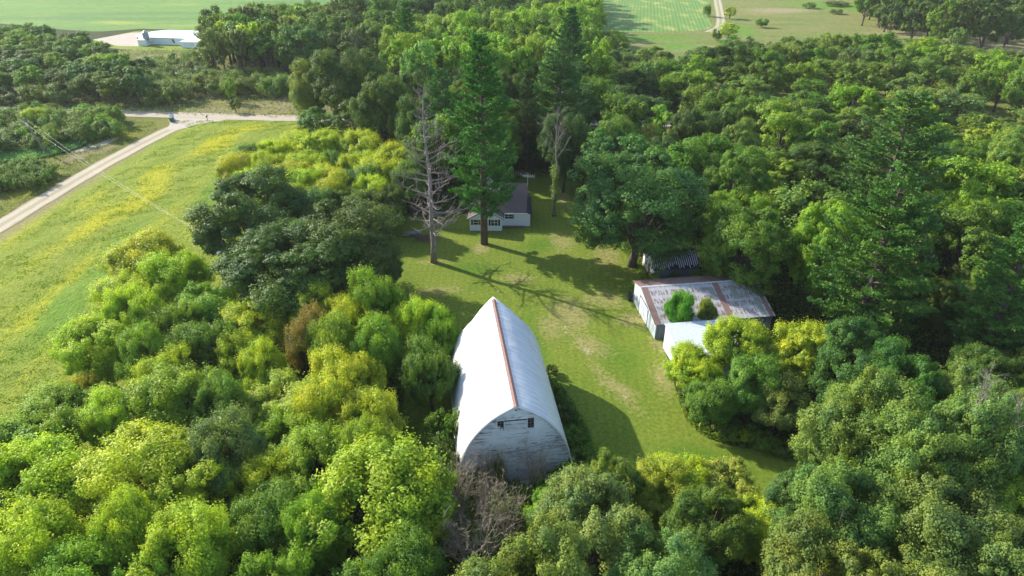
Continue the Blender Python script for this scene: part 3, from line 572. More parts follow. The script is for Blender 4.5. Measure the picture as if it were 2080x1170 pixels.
for k in range(2):
    a = pA+Vector((-2.75+1.5*k, -.3, 7.5)); b = Vector((x-.9+.5*k, y, 8.0-.25*k)); pts = [a.lerp(b, i/24)-Vector((0, 0, 1.1*4*(i/24)*(1-i/24))) for i in range(25)]
    tag(MB().tube(pts, .008, 3, False).build('power_line', M['wire']), ['left-hand', 'right-hand'][1-k]+' of two thin wires sagging from leaning pole across driveway to the oaks', 'wire', 'wires over the meadow')
for k in range(2):
    a = pA+Vector((-2.75+1.5*k, -.3, 7.5)); b = a+Vector((-75, 48, .5)); pts = [a.lerp(b, i/16)-Vector((0, 0, 1.*4*(i/16)*(1-i/16))) for i in range(17)]
    tag(MB().tube(pts, .008, 3, False).build('power_line', M['wire']), ['upper', 'lower'][1-k]+' of two wires leaving the leaning pole towards the left edge', 'wire', 'wires over the scrub')
def wheelie(x, y, colr, rz, label):
    o = empty('wheeled_bin', (x, y, 0), rz, label, 'bin', 'refuse bins at the road'); mt = plain('bin_plastic', colr, .45, .5, var=.08)
    b = [(-.26, -.3, .08), (.26, -.3, .08), (.26, .28, .08), (-.26, .28, .08), (-.33, -.4, 1.0), (.33, -.4, 1.0), (.33, .38, 1.0), (-.33, .38, 1.0)]
    MB().add(b, [[0, 3, 2, 1], [4, 5, 6, 7], [0, 1, 5, 4], [1, 2, 6, 5], [2, 3, 7, 6], [3, 0, 4, 7]]).build('body', mt, o)
    MB().slab([(-.36, -.44, 1.02), (.36, -.44, 1.02), (.36, .44, 1.10), (-.36, .44, 1.10)], .05).build('lid', mt, o)
    for s_ in (-1, 1): MB().tube([(s_*.28, .36, .11), (s_*.34, .36, .11)], .11, 10).build('wheel', M['dark'], o)
    MB().tube([(-.3, .46, 1.0), (.3, .46, 1.0)], .02, 5).build('handle', mt, o); o.scale = (1.25, 1.25, 1.15)
wheelie(-86.6, 172.3, (.02, .08, .35), .3, 'blue wheeled bin at the corner of driveway and road'); wheelie(-86.0, 170.6, (.02, .16, .06), -.2, 'green wheeled bin just in front of the blue one')
mb = empty('mailbox', (-77.3, 171.4, 0), 0, 'small dark mailbox on a post by the road, right of the driveway', 'mailbox'); MB().box(-.06, .06, -.06, .06, -.1, 1.05).build('post', M['brown'], mb)
t = MB(); t.tube([(0, -.3, 1.2), (0, .3, 1.2)], .17, 12); t.build('box', plain('dark_tin', (.05, .04, .045), .5), mb); MB().box(.18, .2, -.1, .1, 1.2, 1.42).build('flag', plain('red_flag', (.3, .03, .03)), mb)
# stones, brush heap, woodpile, post, fallen pole
x, y = G(838, 478); t = MB(); r_ = random.Random(2)
for k in range(26):
    a, b, c_ = r_.uniform(-1.4, 1.4), r_.uniform(-.5, .5), r_.uniform(0, .55); s_ = r_.uniform(.14, .25); t.box(a-s_*1.3, a+s_*1.3, b-s_, b+s_, c_, c_+s_*.9)
tag(t.build('stone_pile', plain('grey_stone', (.26, .25, .24), vs=4)), 'pile of grey blocks left of the dead tree', 'stones').location = (x, y, 0)
x, y = G(862, 487); t = MB()
for k in range(220):
    a = r_.gauss(0, 1.1); b = r_.gauss(0, .6); z_ = abs(r_.gauss(0, .3)); d = Vector((r_.gauss(0, 1), r_.gauss(0, 1), r_.gauss(0, .35)))*.7; t.tube([Vector((a, b, z_+.05)), Vector((a, b, z_+.05))+d], [.03, .012], 3, False)
tag(t.build('brush_heap', plain('red_brown_twigs', (.17, .11, .09), vs=3)), 'low heap of reddish-brown sticks left of the dead tree', 'brush heap').location = (x, y, 0)
x, y = G(1052, 366); wp = MB()
for i in range(9):
    for j in range(4): wp.tube([(-2.4+i*.5, -.4, .16+j*.27), (-2.4+i*.5+r_.uniform(-.05, .05), .5, .16+j*.27)], .13, 6)
tag(wp.build('woodpile', plain('cut_wood', (.40, .31, .22), vs=3)), 'low stack of pale cut logs behind the house', 'woodpile').location = (x, y+1.5, 0)
x, y = G(784, 562); t = MB(); t.box(-.06, .06, -.06, .06, -.1, 1.3); po = t.build('post', M['dark'], None); po.location = (x, y, 0); tag(po, 'dark wooden post at the left lawn edge', 'post')
(x0, y0), (x1, y1) = G(872, 466), G(952, 465); tag(MB().tube([(x0, y0, .06), ((x0+x1)/2, y0-.1, .07), (x1, y1, .05)], [.06, .05, .03], 5).build('fallen_branch', M['dead']), 'thin pale branch lying on the grass left of the house', 'branch')

# ------------------------------------------------------------------ foliage meshes
def kites(C, Nn, size, up_bias=None, aspect=.62, r=None):
    """C centres, Nn normals, size array -> quads shaped like leaves"""
    r = r or rng; m = len(C)
    Nn = Nn/np.linalg.norm(Nn, axis=1, keepdims=True)
    t = r.normal(size=(m, 3)) if up_bias is None else up_bias
    a = np.cross(Nn, t); a /= np.linalg.norm(a, axis=1, keepdims=True)+1e-9; b = np.cross(Nn, a)
    s = size[:, None]
    V = np.stack([C-b*s*.5, C+a*s*aspect*.5-b*s*.05+Nn*s*.10, C+b*s*.5, C-a*s*aspect*.5-b*s*.05+Nn*s*.10], 1).reshape(-1, 3)
    F = np.arange(m*4).reshape(m, 4)
    return V, F
def unit(v): return v/(np.linalg.norm(v, axis=-1, keepdims=True)+1e-9)

def broad_crown(name, seed, h=10, r0=4, base=.22, nl=13, ncl=14, per=120, leaf=.2, spike=.0, lobe=.40, rise=.5, ragged=.25, inner=.10, flat=.75, top=1.0):
    r = np.random.default_rng(seed)
    zc = h*(base+(1-base)*.48); hz = h*(1-base)*.5
    lobes = []
    for i in range(nl):
        a = i*2.39996+r.uniform(-.4, .4); t = (i+.5)/nl; el = -.75+1.75*t+r.uniform(-.18, .18)
        el = min(el, 1.45); k = r.uniform(1-ragged, 1.0)*.66
        lobes.append((cos(a)*cos(el)*r0*k, sin(a)*cos(el)*r0*k, zc+sin(el)*hz*k*r.uniform(.85, 1.3)*top, r0*lobe*r.uniform(.55, 1.4)))
    C = []; NN = []; S = []; cv = []
    cen = np.array([0, 0, zc]); tips = []
    for lx, ly, lz, lr in lobes:
        L = np.array([lx, ly, lz]); out = unit(L-cen)
        d = unit(r.normal(size=(ncl*4, 3))+out*.8+np.array([0, 0, rise])); d = d[(d@out > -.25)][:ncl]
        for dd in d:
            cc = L+dd*lr*r.uniform(.6, 1.05)*np.array([1, 1, .9]); rc = lr*r.uniform(.22, .40)
            m = int(per*r.uniform(.6, 1.35)); tips.append((L, cc))
            e = unit(r.normal(size=(m, 3)))*(r.uniform(.25, 1., size=(m, 1))**.5)
            pts = cc+e*rc*np.array([1, 1, flat])
            if spike:
                up = np.abs(r.normal(size=m))*spike*rc; pts[:, 2] += up; pts[:, :2] += ((dd[:2]*.4)*up[:, None])
            C.append(pts); NN.append(unit(e)*.85+dd*.45+np.array([0, 0, .35])+r.normal(size=(m, 3))*.36)
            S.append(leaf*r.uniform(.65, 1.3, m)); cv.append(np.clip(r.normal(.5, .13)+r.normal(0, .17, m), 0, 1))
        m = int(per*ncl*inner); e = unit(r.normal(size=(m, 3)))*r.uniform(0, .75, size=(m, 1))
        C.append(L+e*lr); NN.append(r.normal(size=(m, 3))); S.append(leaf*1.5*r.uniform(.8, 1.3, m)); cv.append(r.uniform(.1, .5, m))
    C = np.concatenate(C); keep = C[:, 2] > h*base*.35; NN = np.concatenate(NN)[keep]; S = np.concatenate(S)[keep]; cv = np.concatenate(cv)[keep]; C = C[keep]
    V, F = kites(C, NN, S, r=r)
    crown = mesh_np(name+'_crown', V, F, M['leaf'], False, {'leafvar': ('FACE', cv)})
    t = MB(); R0 = .018*h+.02*r0; rr = random.Random(seed)
    zt = zc+hz*.35; tp = [(0, 0, -.3), (rr.uniform(-.1, .1)*r0*.3, rr.uniform(-.1, .1)*r0*.3, h*base), (rr.uniform(-.15, .15)*r0, rr.uniform(-.15, .15)*r0, zt)]
    t.tube(tp, [R0*1.25, R0*.85, R0*.25], 7)
    for i, (lx, ly, lz, lr) in enumerate(lobes):
        k = rr.uniform(.0, .75); s0 = Vector(tp[1]).lerp(Vector(tp[2]), k); e = Vector((lx, ly, lz)); mid = s0.lerp(e, .5)+Vector((0, 0, -.06*r0))
        if e.z < s0.z-.4: s0 = Vector(tp[1])
        t.tube([s0, mid, e], [R0*.42*(1-.5*k), R0*.26, R0*.12], 5, False)
    for j in range(0, len(tips), 3):
        L, cc = tips[j]; t.tube([L, (L+cc)/2+np.array([0, 0, -.03*r0]), cc], [R0*.11, R0*.08, R0*.03], 3, False)
    return crown, t.mesh(name+'_trunk', M['bark'], True), h, r0

def pine_crown(name, seed, h=24, r0=7, base=.22, step=.8, tuft=.42, per=15, droop=.0, dens=1.0, irr=.5):
    r = np.random.default_rng(seed); rr = random.Random(seed); C = []; D = []; NN = []; S = []; cv = []
    t = MB(); t.tube([(0, 0, -.3), (.1, .1, h*.5), (0, 0, h*.97)], [.02*h, .013*h, .03], 7)
    z = h*base
    while z < h*.985:
        q = (z-h*base)/(h*(1-base)); prof = (min(1, .55+q*1.9) if q < .24 else 1)*(1-q**1.6)*.96+.05
        nb = rr.choice([5, 6, 7]) if q < .85 else 5; a0 = rr.uniform(0, 6.28)
        for b in range(nb):
            L = r0*prof*rr.uniform(1-irr, 1.05); a = a0+b*2*pi/nb+rr.uniform(-.3, .3)
            if rr.random() < .15: L *= rr.uniform(.2, .6)
            if rr.random() < .06: continue
            el = .20+.5*q+rr.uniform(-.2, .28)-droop*(1-q); ca, sa = cos(a), sin(a); zb = z+rr.uniform(-.6, .6)
            pt = lambda s: np.array([ca*L*s, sa*L*s, zb+L*(tan(el)*s*.55+.22*s*s)])
            t.tube([pt(0), pt(.5), pt(1)], [.05+.010*L, .035+.004*L, .015], 4, False)
            nbr = max(3, int(L*2.6*dens))
            for i in range(nbr):
                s = .22+.78*(i+.5)/nbr; side = 1 if i % 2 else -1; bl = (.30*L*(1.15-s)+.35)*rr.uniform(.7, 1.2)
                ang = a+side*rr.uniform(.5, 1.0)*(1-.45*s); p0 = pt(s); dv_ = np.array([cos(ang), sin(ang), rr.uniform(.12, .5)])
                nt_ = max(2, int(bl/.33))
                for j in range(nt_):
                    p = p0+dv_*bl*(j+1)/nt_
                    m = per; dirs = unit(r.normal(size=(m, 3))*.65+dv_*.7+np.array([0, 0, .55]))
                    C.append(p+dirs*tuft*.5+r.normal(size=(m, 3))*.05); D.append(dirs)
                    NN.append(np.cross(dirs, unit(r.normal(size=(m, 3))))); S.append(tuft*r.uniform(.75, 1.25, m))
                    cv.append(np.clip(rr.gauss(.5, .12)+r.normal(0, .15, m), 0, 1))
        z += step*rr.uniform(.45, 1.5)*(1.0-.3*q)
    C = np.concatenate(C); NN = np.concatenate(NN); S = np.concatenate(S); cv = np.concatenate(cv); D = np.concatenate(D)
    Nn = unit(NN); a = unit(np.cross(Nn, D)); s = S[:, None]
    V = np.stack([C-D*s*.5, C+a*s*.19, C+D*s*.5, C-a*s*.19], 1).reshape(-1, 3)
    return mesh_np(name+'_crown', V, np.arange(len(C)*4).reshape(-1, 4), M['needle'], False, {'leafvar': ('FACE', cv)}), t.mesh(name+'_trunk', M['bark'], True), h, r0

def dead_mesh(name, seed, h, tr, nb, bl, zlow, mat, up=.25, lev=3, curve=.25, multi=1, sub=5):
    rr = random.Random(seed); t = MB()
    def grow(p, d, L, r, lv):
        n = 4 if lv < 2 else 3; pts = [p]; q = Vector(p); dd = Vector(d)
        for i in range(n):
            dd = (dd+Vector((rr.gauss(0, curve*.5), rr.gauss(0, curve*.5), rr.gauss(.06, curve*.35)))).normalized()
            q = q+dd*L/n; pts.append(q.copy())
        t.tube(pts, [r*(1-.78*i/n) for i in range(n+1)], 5 if lv < 2 else 3, False)
        if lv < lev:
            for k in range(max(2, int(sub*(1 if lv < 2 else .8)))):
                s = rr.uniform(.25, 1)*n; i = min(int(s), n-1); c = pts[i].lerp(pts[i+1], s-i)
                nd = (dd+Vector((rr.gauss(0, .75), rr.gauss(0, .75), rr.gauss(.15, .5)))).normalized()
                grow(c, nd, L*rr.uniform(.28, .5), max(r*.45, .012), lv+1)
    for mm in range(multi):
        lean = Vector((rr.uniform(-.5, .5)*(multi > 1), rr.uniform(-.5, .5)*(multi > 1), 0)); hh = h*rr.uniform(.75, 1) if mm else h
        T = [Vector((0, 0, -.2))+lean*0]; m = 8
        for i in range(m): T.append(Vector((rr.gauss(0, .006*h), rr.gauss(0, .006*h), hh*(i+1)/m))+lean*hh*.5*((i+1)/m)**1.2)
        rad = [tr*(1.15-(1.08)*(i/m)**.8) for i in range(m+1)]; t.tube(T, rad, 8 if multi == 1 else 5)
        for b in range(nb):
            q = zlow+(1-zlow)*((b+rr.random())/nb); i = min(int(q*m), m-1); c = T[i].lerp(T[i+1], q*m-i)
            a = b*2.4+rr.uniform(-.5, .5); el = up+.8*(q-.5)*.9+rr.uniform(-.15, .2)
            L = bl*(1.12-.85*((q-zlow)/(1-zlow))**1.4)*rr.uniform(.45, 1.1)
            grow(c, Vector((cos(a)*cos(el), sin(a)*cos(el), sin(el))), L, tr*.26*(1.2-q)+.015, 1)
    return t.mesh(name, mat, True)

def stem_mesh(name, seed, h, r0, n=9, mat=None):
    rr = random.Random(seed); t = MB()
    for i in range(n):
        a = rr.uniform(0, 6.28); k = rr.uniform(.2, .8)*r0
        t.tube([(0.1*cos(a), .1*sin(a), -.1), (k*.4*cos(a), k*.4*sin(a), h*.4), (k*cos(a), k*sin(a), h*.8)], [.05, .035, .012], 4, False)
    return t.mesh(name, mat or M['bark'], True)

PR = {}
# near broadleaf (box elder and ash like: leafy upright shoots)
PR['elder'] = [broad_crown('elder', 100+i, 9, 4, .12, 17, 19, 190, .175, spike=.65, lobe=.38, rise=.7, ragged=.4) for i in range(4)]
PR['oak'] = [broad_crown('oak', 200+i, 14, 7, .12, 34, 18, 140, .21, spike=.2, lobe=.28, rise=.6, ragged=.24, flat=.75) for i in range(3)]
PR['oakn'] = [broad_crown('near_oak', 300+i, 12, 5.5, .12, 27, 19, 190, .165, spike=.4, lobe=.29, rise=.7, ragged=.34, flat=.75) for i in range(3)]
PR['mid'] = [broad_crown('mid', 400+i, 14, 5, .1, 16, 14, 68, .34, spike=.3*(i % 3), lobe=.38-.02*(i % 2), rise=.8, ragged=.22) for i in range(6)]
PR['far'] = [broad_crown('far', 500+i, 15, 5.5, .04, 13, 9, 38, .62, spike=.3, lobe=.40, rise=.8, ragged=.25) for i in range(3)]
PR['poplar'] = [broad_crown('poplar', 550+i, 18, 4, .25, 14, 10, 40, .5, spike=.8, lobe=.36, rise=.8, ragged=.5) for i in range(2)]
PR['shrub'] = [broad_crown('shrub', 600+i, 4, 3, .02, 12, 11, 60, .23, spike=.8, lobe=.40, rise=.8, ragged=.2, flat=.9) for i in range(3)]
PR['bush'] = [broad_crown('bush', 650+i, 2.5, 1.8, .02, 11, 10, 60, .16, spike=.7, lobe=.42, rise=.8, ragged=.25, flat=.9) for i in range(2)]
PR['pine'] = [pine_crown('pine', 700+i, 24, 7.5, .14) for i in range(2)]+[pine_crown('pine', 710, 28, 5.8, .17, irr=.5)]
print('protos done')

TINT = dict(yellow=(.43, .50, .032), lime=(.40, .48, .034), bright=(.24, .36, .032), green=(.150, .245, .033), dark=(.105, .165, .034),
            olive=(.200, .27, .050), grey=(.195, .26, .072), pine=(.115, .225, .044), bluegreen=(.105, .205, .046), rust=(.27, .19, .06), orange=(.48, .42, .05))
COLW = dict(yellow='yellow', lime='yellow-green', bright='bright green', green='green', dark='dark green', olive='olive green', grey='grey-green', pine='dark green', bluegreen='blue-green', rust='reddish-brown', orange='orange-yellow')
ALL = []          # (x, y, r) of what stands
LAB = []          # objects waiting for an automatic label
NAMES = {'elder': 'box_elder_tree', 'mid': 'broadleaf_tree', 'far': 'distant_tree', 'poplar': 'poplar_tree'}  # mid and far crowns are generic broadleaf trees, species unidentified
def plant(kind, x, y, h, r, tint, label=None, name=None, cat='tree', group=None, zone=None, var=None, size=None):
    pl = PR[kind]; k = rng.integers(len(pl)) if var is None else var
    cm, tm, h0, r0 = pl[k]
    nm = name or {'pine': 'pine_tree', 'oak': 'oak_tree', 'oakn': 'oak_tree', 'shrub': 'shrub', 'bush': 'bush', **NAMES}[kind]
    o = empty(nm, (x, y, 0), float(rng.uniform(0, 6.28)), label, cat, group)
    s = r/r0*rng.uniform(.97, 1.03); o.scale = (s*rng.uniform(.94, 1.06), s*rng.uniform(.94, 1.06), h/h0)
    t = TINT[tint] if isinstance(tint, str) else tint; j = rng.normal(1, .06, 3)
    c = link('foliage' if kind in ('shrub', 'bush') else 'crown', cm, o); c.color = (t[0]*j[0], t[1]*j[1]*1.0, t[2]*j[2], 1)
    link('stem' if kind in ('shrub', 'bush') else 'trunk', tm, o)
    ALL.append((x, y, r))
    if label is None: LAB.append((o, tint, zone, h, size, nm, P(x, y, h*.8)))
    return o
def at(kind, px, py, h, r, tint, label=None, k=.93, **kw):
    """the tree whose crown top shows at (px, py) when it is h tall"""
    x, y = G(px, py, h*k); return plant(kind, x, y, h, r, tint, label, **kw)

# ---- key trees -------------------------------------------------
at('oak', 500, 366, 16, 10.2, 'dark', 'big dark green oak at the meadow edge, left of its twin')
at('oak', 690, 418, 15, 9.8, 'dark', 'big dark green oak right of its twin, shading the lawn edge')
at('oak', 580, 470, 14, 10, 'dark', 'dark green oak low between the two big oaks and the thicket')
at('oak', 760, 500, 9, 4.5, 'dark', 'low rounded oak limb mass at the lawn edge by the post')
at('oak', 1305, 318, 19, 12.6, (.095, .175, .045), 'wide oak with drooping lower limbs behind the rusty roofed shed', var=1)
at('pine', 1832, 372, 24, 8.5, 'pine', 'tall feathery pine standing right of the rusty roofed shed', var=0)
at('pine', 1850, 215, 25, 10.5, 'pine', 'broad feathery pine rising above the wood, behind the tall nearer pine', var=1)
at('pine', 2110, 450, 22, 6, 'pine', 'tall pine cut by the right edge of the picture', var=2)
x, y = G(984, 495); plant('pine', x, y, 33, 6.6, (.085, .215, .042), 'very tall pine with a bare lower trunk in front of the white house', var=2)
plant('pine', -13, 129, 22, 6.0, (.085, .20, .045), 'shorter pine behind the dead tree, left of the house', var=1)
plant('pine', 9.5, 139, 25, 9.4, (.105, .215, .06), 'tall pine behind the house, above the leafless topped tree', var=0)
plant('pine', 3, 133, 21, 3.8, (.07, .12, .035), 'slim dull dark spruce between the two tall pines behind the house', var=2, name='spruce_tree')
plant('pine', 14, 172, 27, 6.5, (.06, .17, .045), 'pine rising at the right end of the yellow-green trees', var=2)
plant('pine', -30, 205, 24, 6, (.08, .20, .04), 'lone pine among the far broadleaf trees behind the big maple', var=2)
for px, py, h, r, t, l in [
    (700, 92, 22, 10.5, 'dark', 'huge rounded dark green maple by the gravel road'),
    (630, 130, 17, 6.5, 'olive', 'olive and gold edged tree at the road side of the huge maple'),
    (770, 150, 20, 7, 'dark', 'dark tree joined to the right side of the huge maple'),
    (850, 90, 21, 5, (.19, .30, .08), 'pale green upright tree right of the huge maple'),
    (640, 215, 10, 5, 'bluegreen', 'low blue-green tree at the foot of the huge maple')]:
    at('oak' if r > 6 else 'mid', px, py, h, r, t, l, name='broadleaf_tree' if 'maple' in l else 'leafy_tree')
for px, py, h, r, t, l in [
    (640, 272, 10, 5.2, 'yellow', 'yellow tree with grey stems showing, left of three behind the oaks'),
    (735, 275, 10, 4.6, 'lime', 'middle yellow-green tree of three behind the oaks'),
    (800, 300, 10, 4.5, 'yellow', 'yellow tree nearest the dead tree, right of three'),
    (480, 318, 8, 4.2, 'yellow', 'yellow tree peeping over the left dark oak'),
    (545, 322, 7, 3.0, 'orange', 'small orange-yellow tree behind the left dark oak'),
    (725, 345, 9, 4.5, 'bluegreen', 'blue-green tree between the yellow trees and the dark oaks'),
    (830, 345, 9, 4, 'green', 'green tree behind the brush heap beside the dead tree'),
    (780, 385, 9, 4, 'dark', 'dark tree at the lawn edge above the brush heap'),
    (285, 486, 10, 5.4, 'lime', 'pale yellow-green tree at the meadow edge below the left oak'),
    (350, 525, 9, 4.6, 'yellow', 'pale yellow-green tree touching the left dark oak from below'), (250, 570, 9, 4.6, 'lime', 'yellow-green tree below the pale one at the meadow edge'), (410, 590, 8, 4.4, 'bright', 'bright green tree below the pale ones near the lamp pole'), (185, 665, 9, 4.6, 'lime', 'yellow-green tree bulging into the meadow'),
    (760, 570, 11, 3.6, 'bright', 'upright bright green tree at the lawn corner behind the barn'),
    (852, 615, 9.5, 3.3, 'lime', 'yellow-green tree beside the barn, nearest the lawn'),
    (900, 650, 8.5, 2.6, 'bright', 'bright tree leaning over the left side of the barn roof'),
    (870, 715, 9, 3.4, 'green', 'green tree pressed against the middle of the barn roof'),
    (620, 640, 10, 2.8, 'rust', 'reddish-brown withered tree in the middle of the thicket'),
    (668, 650, 10.5, 3.4, 'bright', 'bright green tree right of the withered brown one'),
    (560, 790, 8, 4.8, (.40, .45, .07), 'pale yellow-green spreading tree below the withered brown one'),
    (150, 770, 6, 2.1, 'orange', 'small orange-yellow tree at the left edge of the thicket'),
    (260, 905, 9.5, 5.6, 'yellow', 'large golden yellow tree at the lower left'),
    (385, 935, 9, 4.2, 'lime', 'yellow-green tree joined to the right of the golden one'),
    (440, 880, 10, 3.8, (.17, .25, .07), 'dull green round tree between golden tree and the pale spreading one'),
    (60, 930, 9.5, 4.6, 'lime', 'yellow-green tree at the lower left picture edge'),
    (30, 1060, 10, 4.2, 'yellow', 'golden tree in the bottom left corner'),
    (760, 960, 11, 6.4, (.32, .44, .03), 'big bright yellow-green tree left of the bare brush'),
    (640, 900, 9, 4.0, 'bright', 'bright green tree behind the big bright one near the barn'),
    (360, 1070, 10, 4, 'lime', 'yellow-green tree at the bottom edge, below the golden tree'),
    (540, 1010, 9, 3.6, 'green', 'green tree in the dark gap left of the big bright one'),
    (150, 1130, 9, 3.8, 'bright', 'bright green tree at the bottom edge near the left corner')]:
    at('elder', px, py, h, r, t, l, k=.9)
for px, py, h, r, t, l, kd in [
    (1245, 925, 9, 2.6, 'olive', 'slim light green tree in front of the barn shadow', 'oakn'),
    (1215, 1010, 12, 6.0, (.19, .265, .07), 'large muted green oak at the bottom centre', 'oakn'),
    (1330, 1100, 12, 4.6, (.19, .265, .065), 'muted green oak at the bottom, right of the large one', 'oakn'),
    (1390, 945, 6, 3.6, 'lime', 'low yellow-green tree at the near lawn edge', 'elder'),
    (1480, 955, 5.5, 3.6, (.36, .37, .06), 'low straw-coloured leafy tree at the near lawn edge', 'elder'),
    (1340, 960, 6.5, 3.0, (.40,.43,.05), 'low tree with straw-yellow tips at the near lawn edge', 'elder'),
    (1560, 1040, 6, 3.2, 'lime', 'yellow-green tree in the gap left of the big olive oaks', 'elder'),
    (1640, 960, 9, 3.5, 'bluegreen', 'blue-green tree at the lawn tip beside the olive oaks', 'oakn'),
    (1790, 800, 14.5, 5.6, 'olive', 'olive oak nearest the blue-green tree by the scrub', 'oakn'),
    (1900, 850, 14.5, 6, 'olive', 'olive oak at the centre of the lower right', 'oakn'),
    (2010, 800, 15, 5, 'grey', 'grey-green oak with dead twigs on top at the right edge', 'oakn'),
    (1740, 970, 13.5, 5.4, (.16, .24, .05), 'green oak below the olive ones, showing bare limbs', 'oakn'),
    (1950, 1000, 13.5, 6, (.17, .25, .05), 'wide green oak in the bottom right', 'oakn'),
    (1690, 1110, 12.5, 5, 'olive', 'olive oak at the bottom edge', 'oakn'),
    (2080, 1090, 13, 5.5, (.17, .25, .05), 'green oak in the bottom right corner', 'oakn'),
    (1840, 1120, 12.5, 5, 'olive', 'olive oak at the bottom edge, left of the corner oak', 'oakn'),
    (1760, 675, 12, 4.6, 'bluegreen', 'blue-green round tree between the yellow tree and tall pine', 'oakn'),
    (1850, 720, 12, 4.4, 'bluegreen', 'blue-green round tree below the tall pine', 'oakn'),
    (1500, 662, 7.6, 3.8, 'lime', 'yellow-green tree hiding the right end of the white garage', 'elder'),
    (1412, 715, 6.5, 3.4, 'lime', 'yellow-green tree at the lawn side of the white garage', 'elder'),
    (1640, 668, 8.5, 3.8, (.38, .47, .045), 'golden tree right of the rusty roofed shed', 'elder'),
    (1530, 745, 8, 3.4, (.17, .28, .045), 'green tree in front of the golden and yellow-green ones', 'elder'),
    (1450, 780, 6.5, 2.8, 'green', 'green tree over the scrub beside the lawn curve', 'elder'),
    (1590, 790, 6.5, 3.4, (.19, .26, .05), 'dull green tree right of the scrub', 'elder'),
    (1383, 600, 6.6, 1.9, (.15, .38, .04), 'young bright green tree between the shed and white garage', 'elder'),
    (1440, 610, 5.5, 1.3, (.24, .30, .05), 'thin sapling against the rusty roof', 'elder')]:
    at(kd, px, py, h, r, t, l, k=.92)

# ---- fill -------------------------------------------------
BARN_FP = [(-6.2, 46), (8, 48), (5.5, 68), (-9, 66)]
SHED_FP = [(17, 62), (37, 64.5), (35, 87.5), (15, 86)]
HOUSE_FP = [(-9, 104.5), (6, 104.5), (6, 124), (-9, 124)]
SMALL_FP = [(16, 86), (31, 86), (31, 99), (16, 98)]
FARM_FP = [(-168, 262), (-100, 262), (-100, 303), (-168, 303)]
def clear_of(x, y, r, pad):
    for fp in (BARN_FP, SHED_FP, HOUSE_FP, FARM_FP, SMALL_FP):
        if inpoly(x, y, fp) or nearest(np.array([x]), np.array([y]), fp)[2][0] < r*(pad if fp is not SHED_FP else 1.05): return False
    return True
SOLID = [MEADOW, VERGE, SOY2, CROP, FARF]
def fill(zone_px, kinds, n_try, hr, rr, gap, zone, tints, world=None, avoid_lawn=.5, solid=True, sees=.8, seed=1, size=True, cap=400, avoid=(), name=None):
    g = np.random.default_rng(seed); cnt = 0
    wx = [G(px, py, hr[0]*sees) for px, py in zone_px]; X = [p[0] for p in wx]; Y = [p[1] for p in wx]
    for _ in range(n_try):
        if cnt >= cap: break
        x = g.uniform(min(X), max(X)); y = g.uniform(min(Y), max(Y)); h = g.uniform(*hr); r = g.uniform(*rr)
        px, py = P(x, y, h*sees)
        if not inpoly(px, py, zone_px): continue
        if inpoly(x, y, LAWN) or nearest(np.array([x]), np.array([y]), LAWN)[2][0] < r*avoid_lawn: continue
        if solid and any(bool(inpoly(x, y, s)) for s in SOLID): continue
        if any(bool(inpoly(x, y, s)) for s in avoid): continue
        if abs(y-(178.4-(x+103)*.075)) < 4.5+r*.6 and x > -180: continue
        if not clear_of(x, y, r, .55): continue
        if any((x-a)**2+(y-b)**2 < (gap*(r+c))**2 for a, b, c in ALL): continue
        ks = kinds if isinstance(kinds, str) else kinds[g.integers(len(kinds))]
        t = tints[g.choice(len(tints), p=np.array([w for _, w in tints])/sum(w for _, w in tints))][0]
        plant(ks, x, y, h, r, t, zone=zone, name=name if ks == 'mid' else None, cat='shrub' if ks in ('shrub', 'bush') else 'tree', size=size); cnt += 1
    print(zone, cnt); return cnt
fill([(180, 600), (400, 570), (640, 590), (760, 600), (900, 690), (925, 800), (900, 930), (885, 1080), (900, 1260), (-160, 1260), (-160, 900), (60, 880), (130, 720)], 'elder', 2500, (7, 10.5), (2.8, 5.0), .62,
     "left of the barn", [('lime', 5), ('bright', 4), ('green', 1.6), ('yellow', 1.6)], solid=False, seed=2, sees=.85, avoid=[[(-200, 0), (-46, 0), (-46, 70), (-38, 82), (-38, 200), (-200, 200)]])
fill([(1050, 1100), (1130, 1000), (1300, 980), (1580, 985), (1640, 850), (1720, 720), (2120, 780), (2250, 900), (2250, 1280), (1050, 1280)], 'oakn', 2500, (8.5, 14), (3.4, 5.8), .62,
     'in the lower right wood', [('olive', 4), ('green', 3), ('grey', 2), ('bright', 1)], seed=3, sees=.85)
fill([(1950, 690), (1900, 640), (1950, 560), (2300, 520), (2300, 800), (2080, 790)], 'oakn', 900, (9, 12), (3.4, 4.6), .6, "below the edge pine", [('dark', 3), ('green', 1)], seed=14)
fill([(1215, 50), (1290, 88), (1400, 118), (1460, 92), (1600, 72), (1750, 68), (1850, 82), (2080, 108), (2400, 120), (2400, 300), (1300, 230), (1195, 150)], 'mid', 5000, (10, 15.5), (4.6, 8), .74,
     "at the right wood's back", [('olive', 3), ('green', 4), ('dark', 2), ('bright', 1.5), ('grey', 1)], seed=4, name='woodland_tree')  # same generic crowns as elsewhere in the wood, not a known species
fill([(1195, 150), (1300, 230), (2400, 300), (2400, 640), (1950, 540), (1680, 600), (1600, 560), (1480, 470), (1450, 330), (1200, 300), (1170, 240)], ['oak', 'oak', 'mid'], 5000, (11, 16.5), (5.0, 8.2), .66,
     "inside the right wood", [('green', 4), ('dark', 3), ('bright', 2), ('olive', 2), ('bluegreen', 1)], seed=5)
fill([(800, 60), (830, 30), (1000, 35), (1205, 0), (1215, 50), (1195, 130), (1000, 110), (800, 120)], 'mid', 2500, (17, 20), (5, 6.5), .6, "behind the tall pines", [((.27, .38, .036), 4), ('bright', 2), ('green', 2)], seed=6)
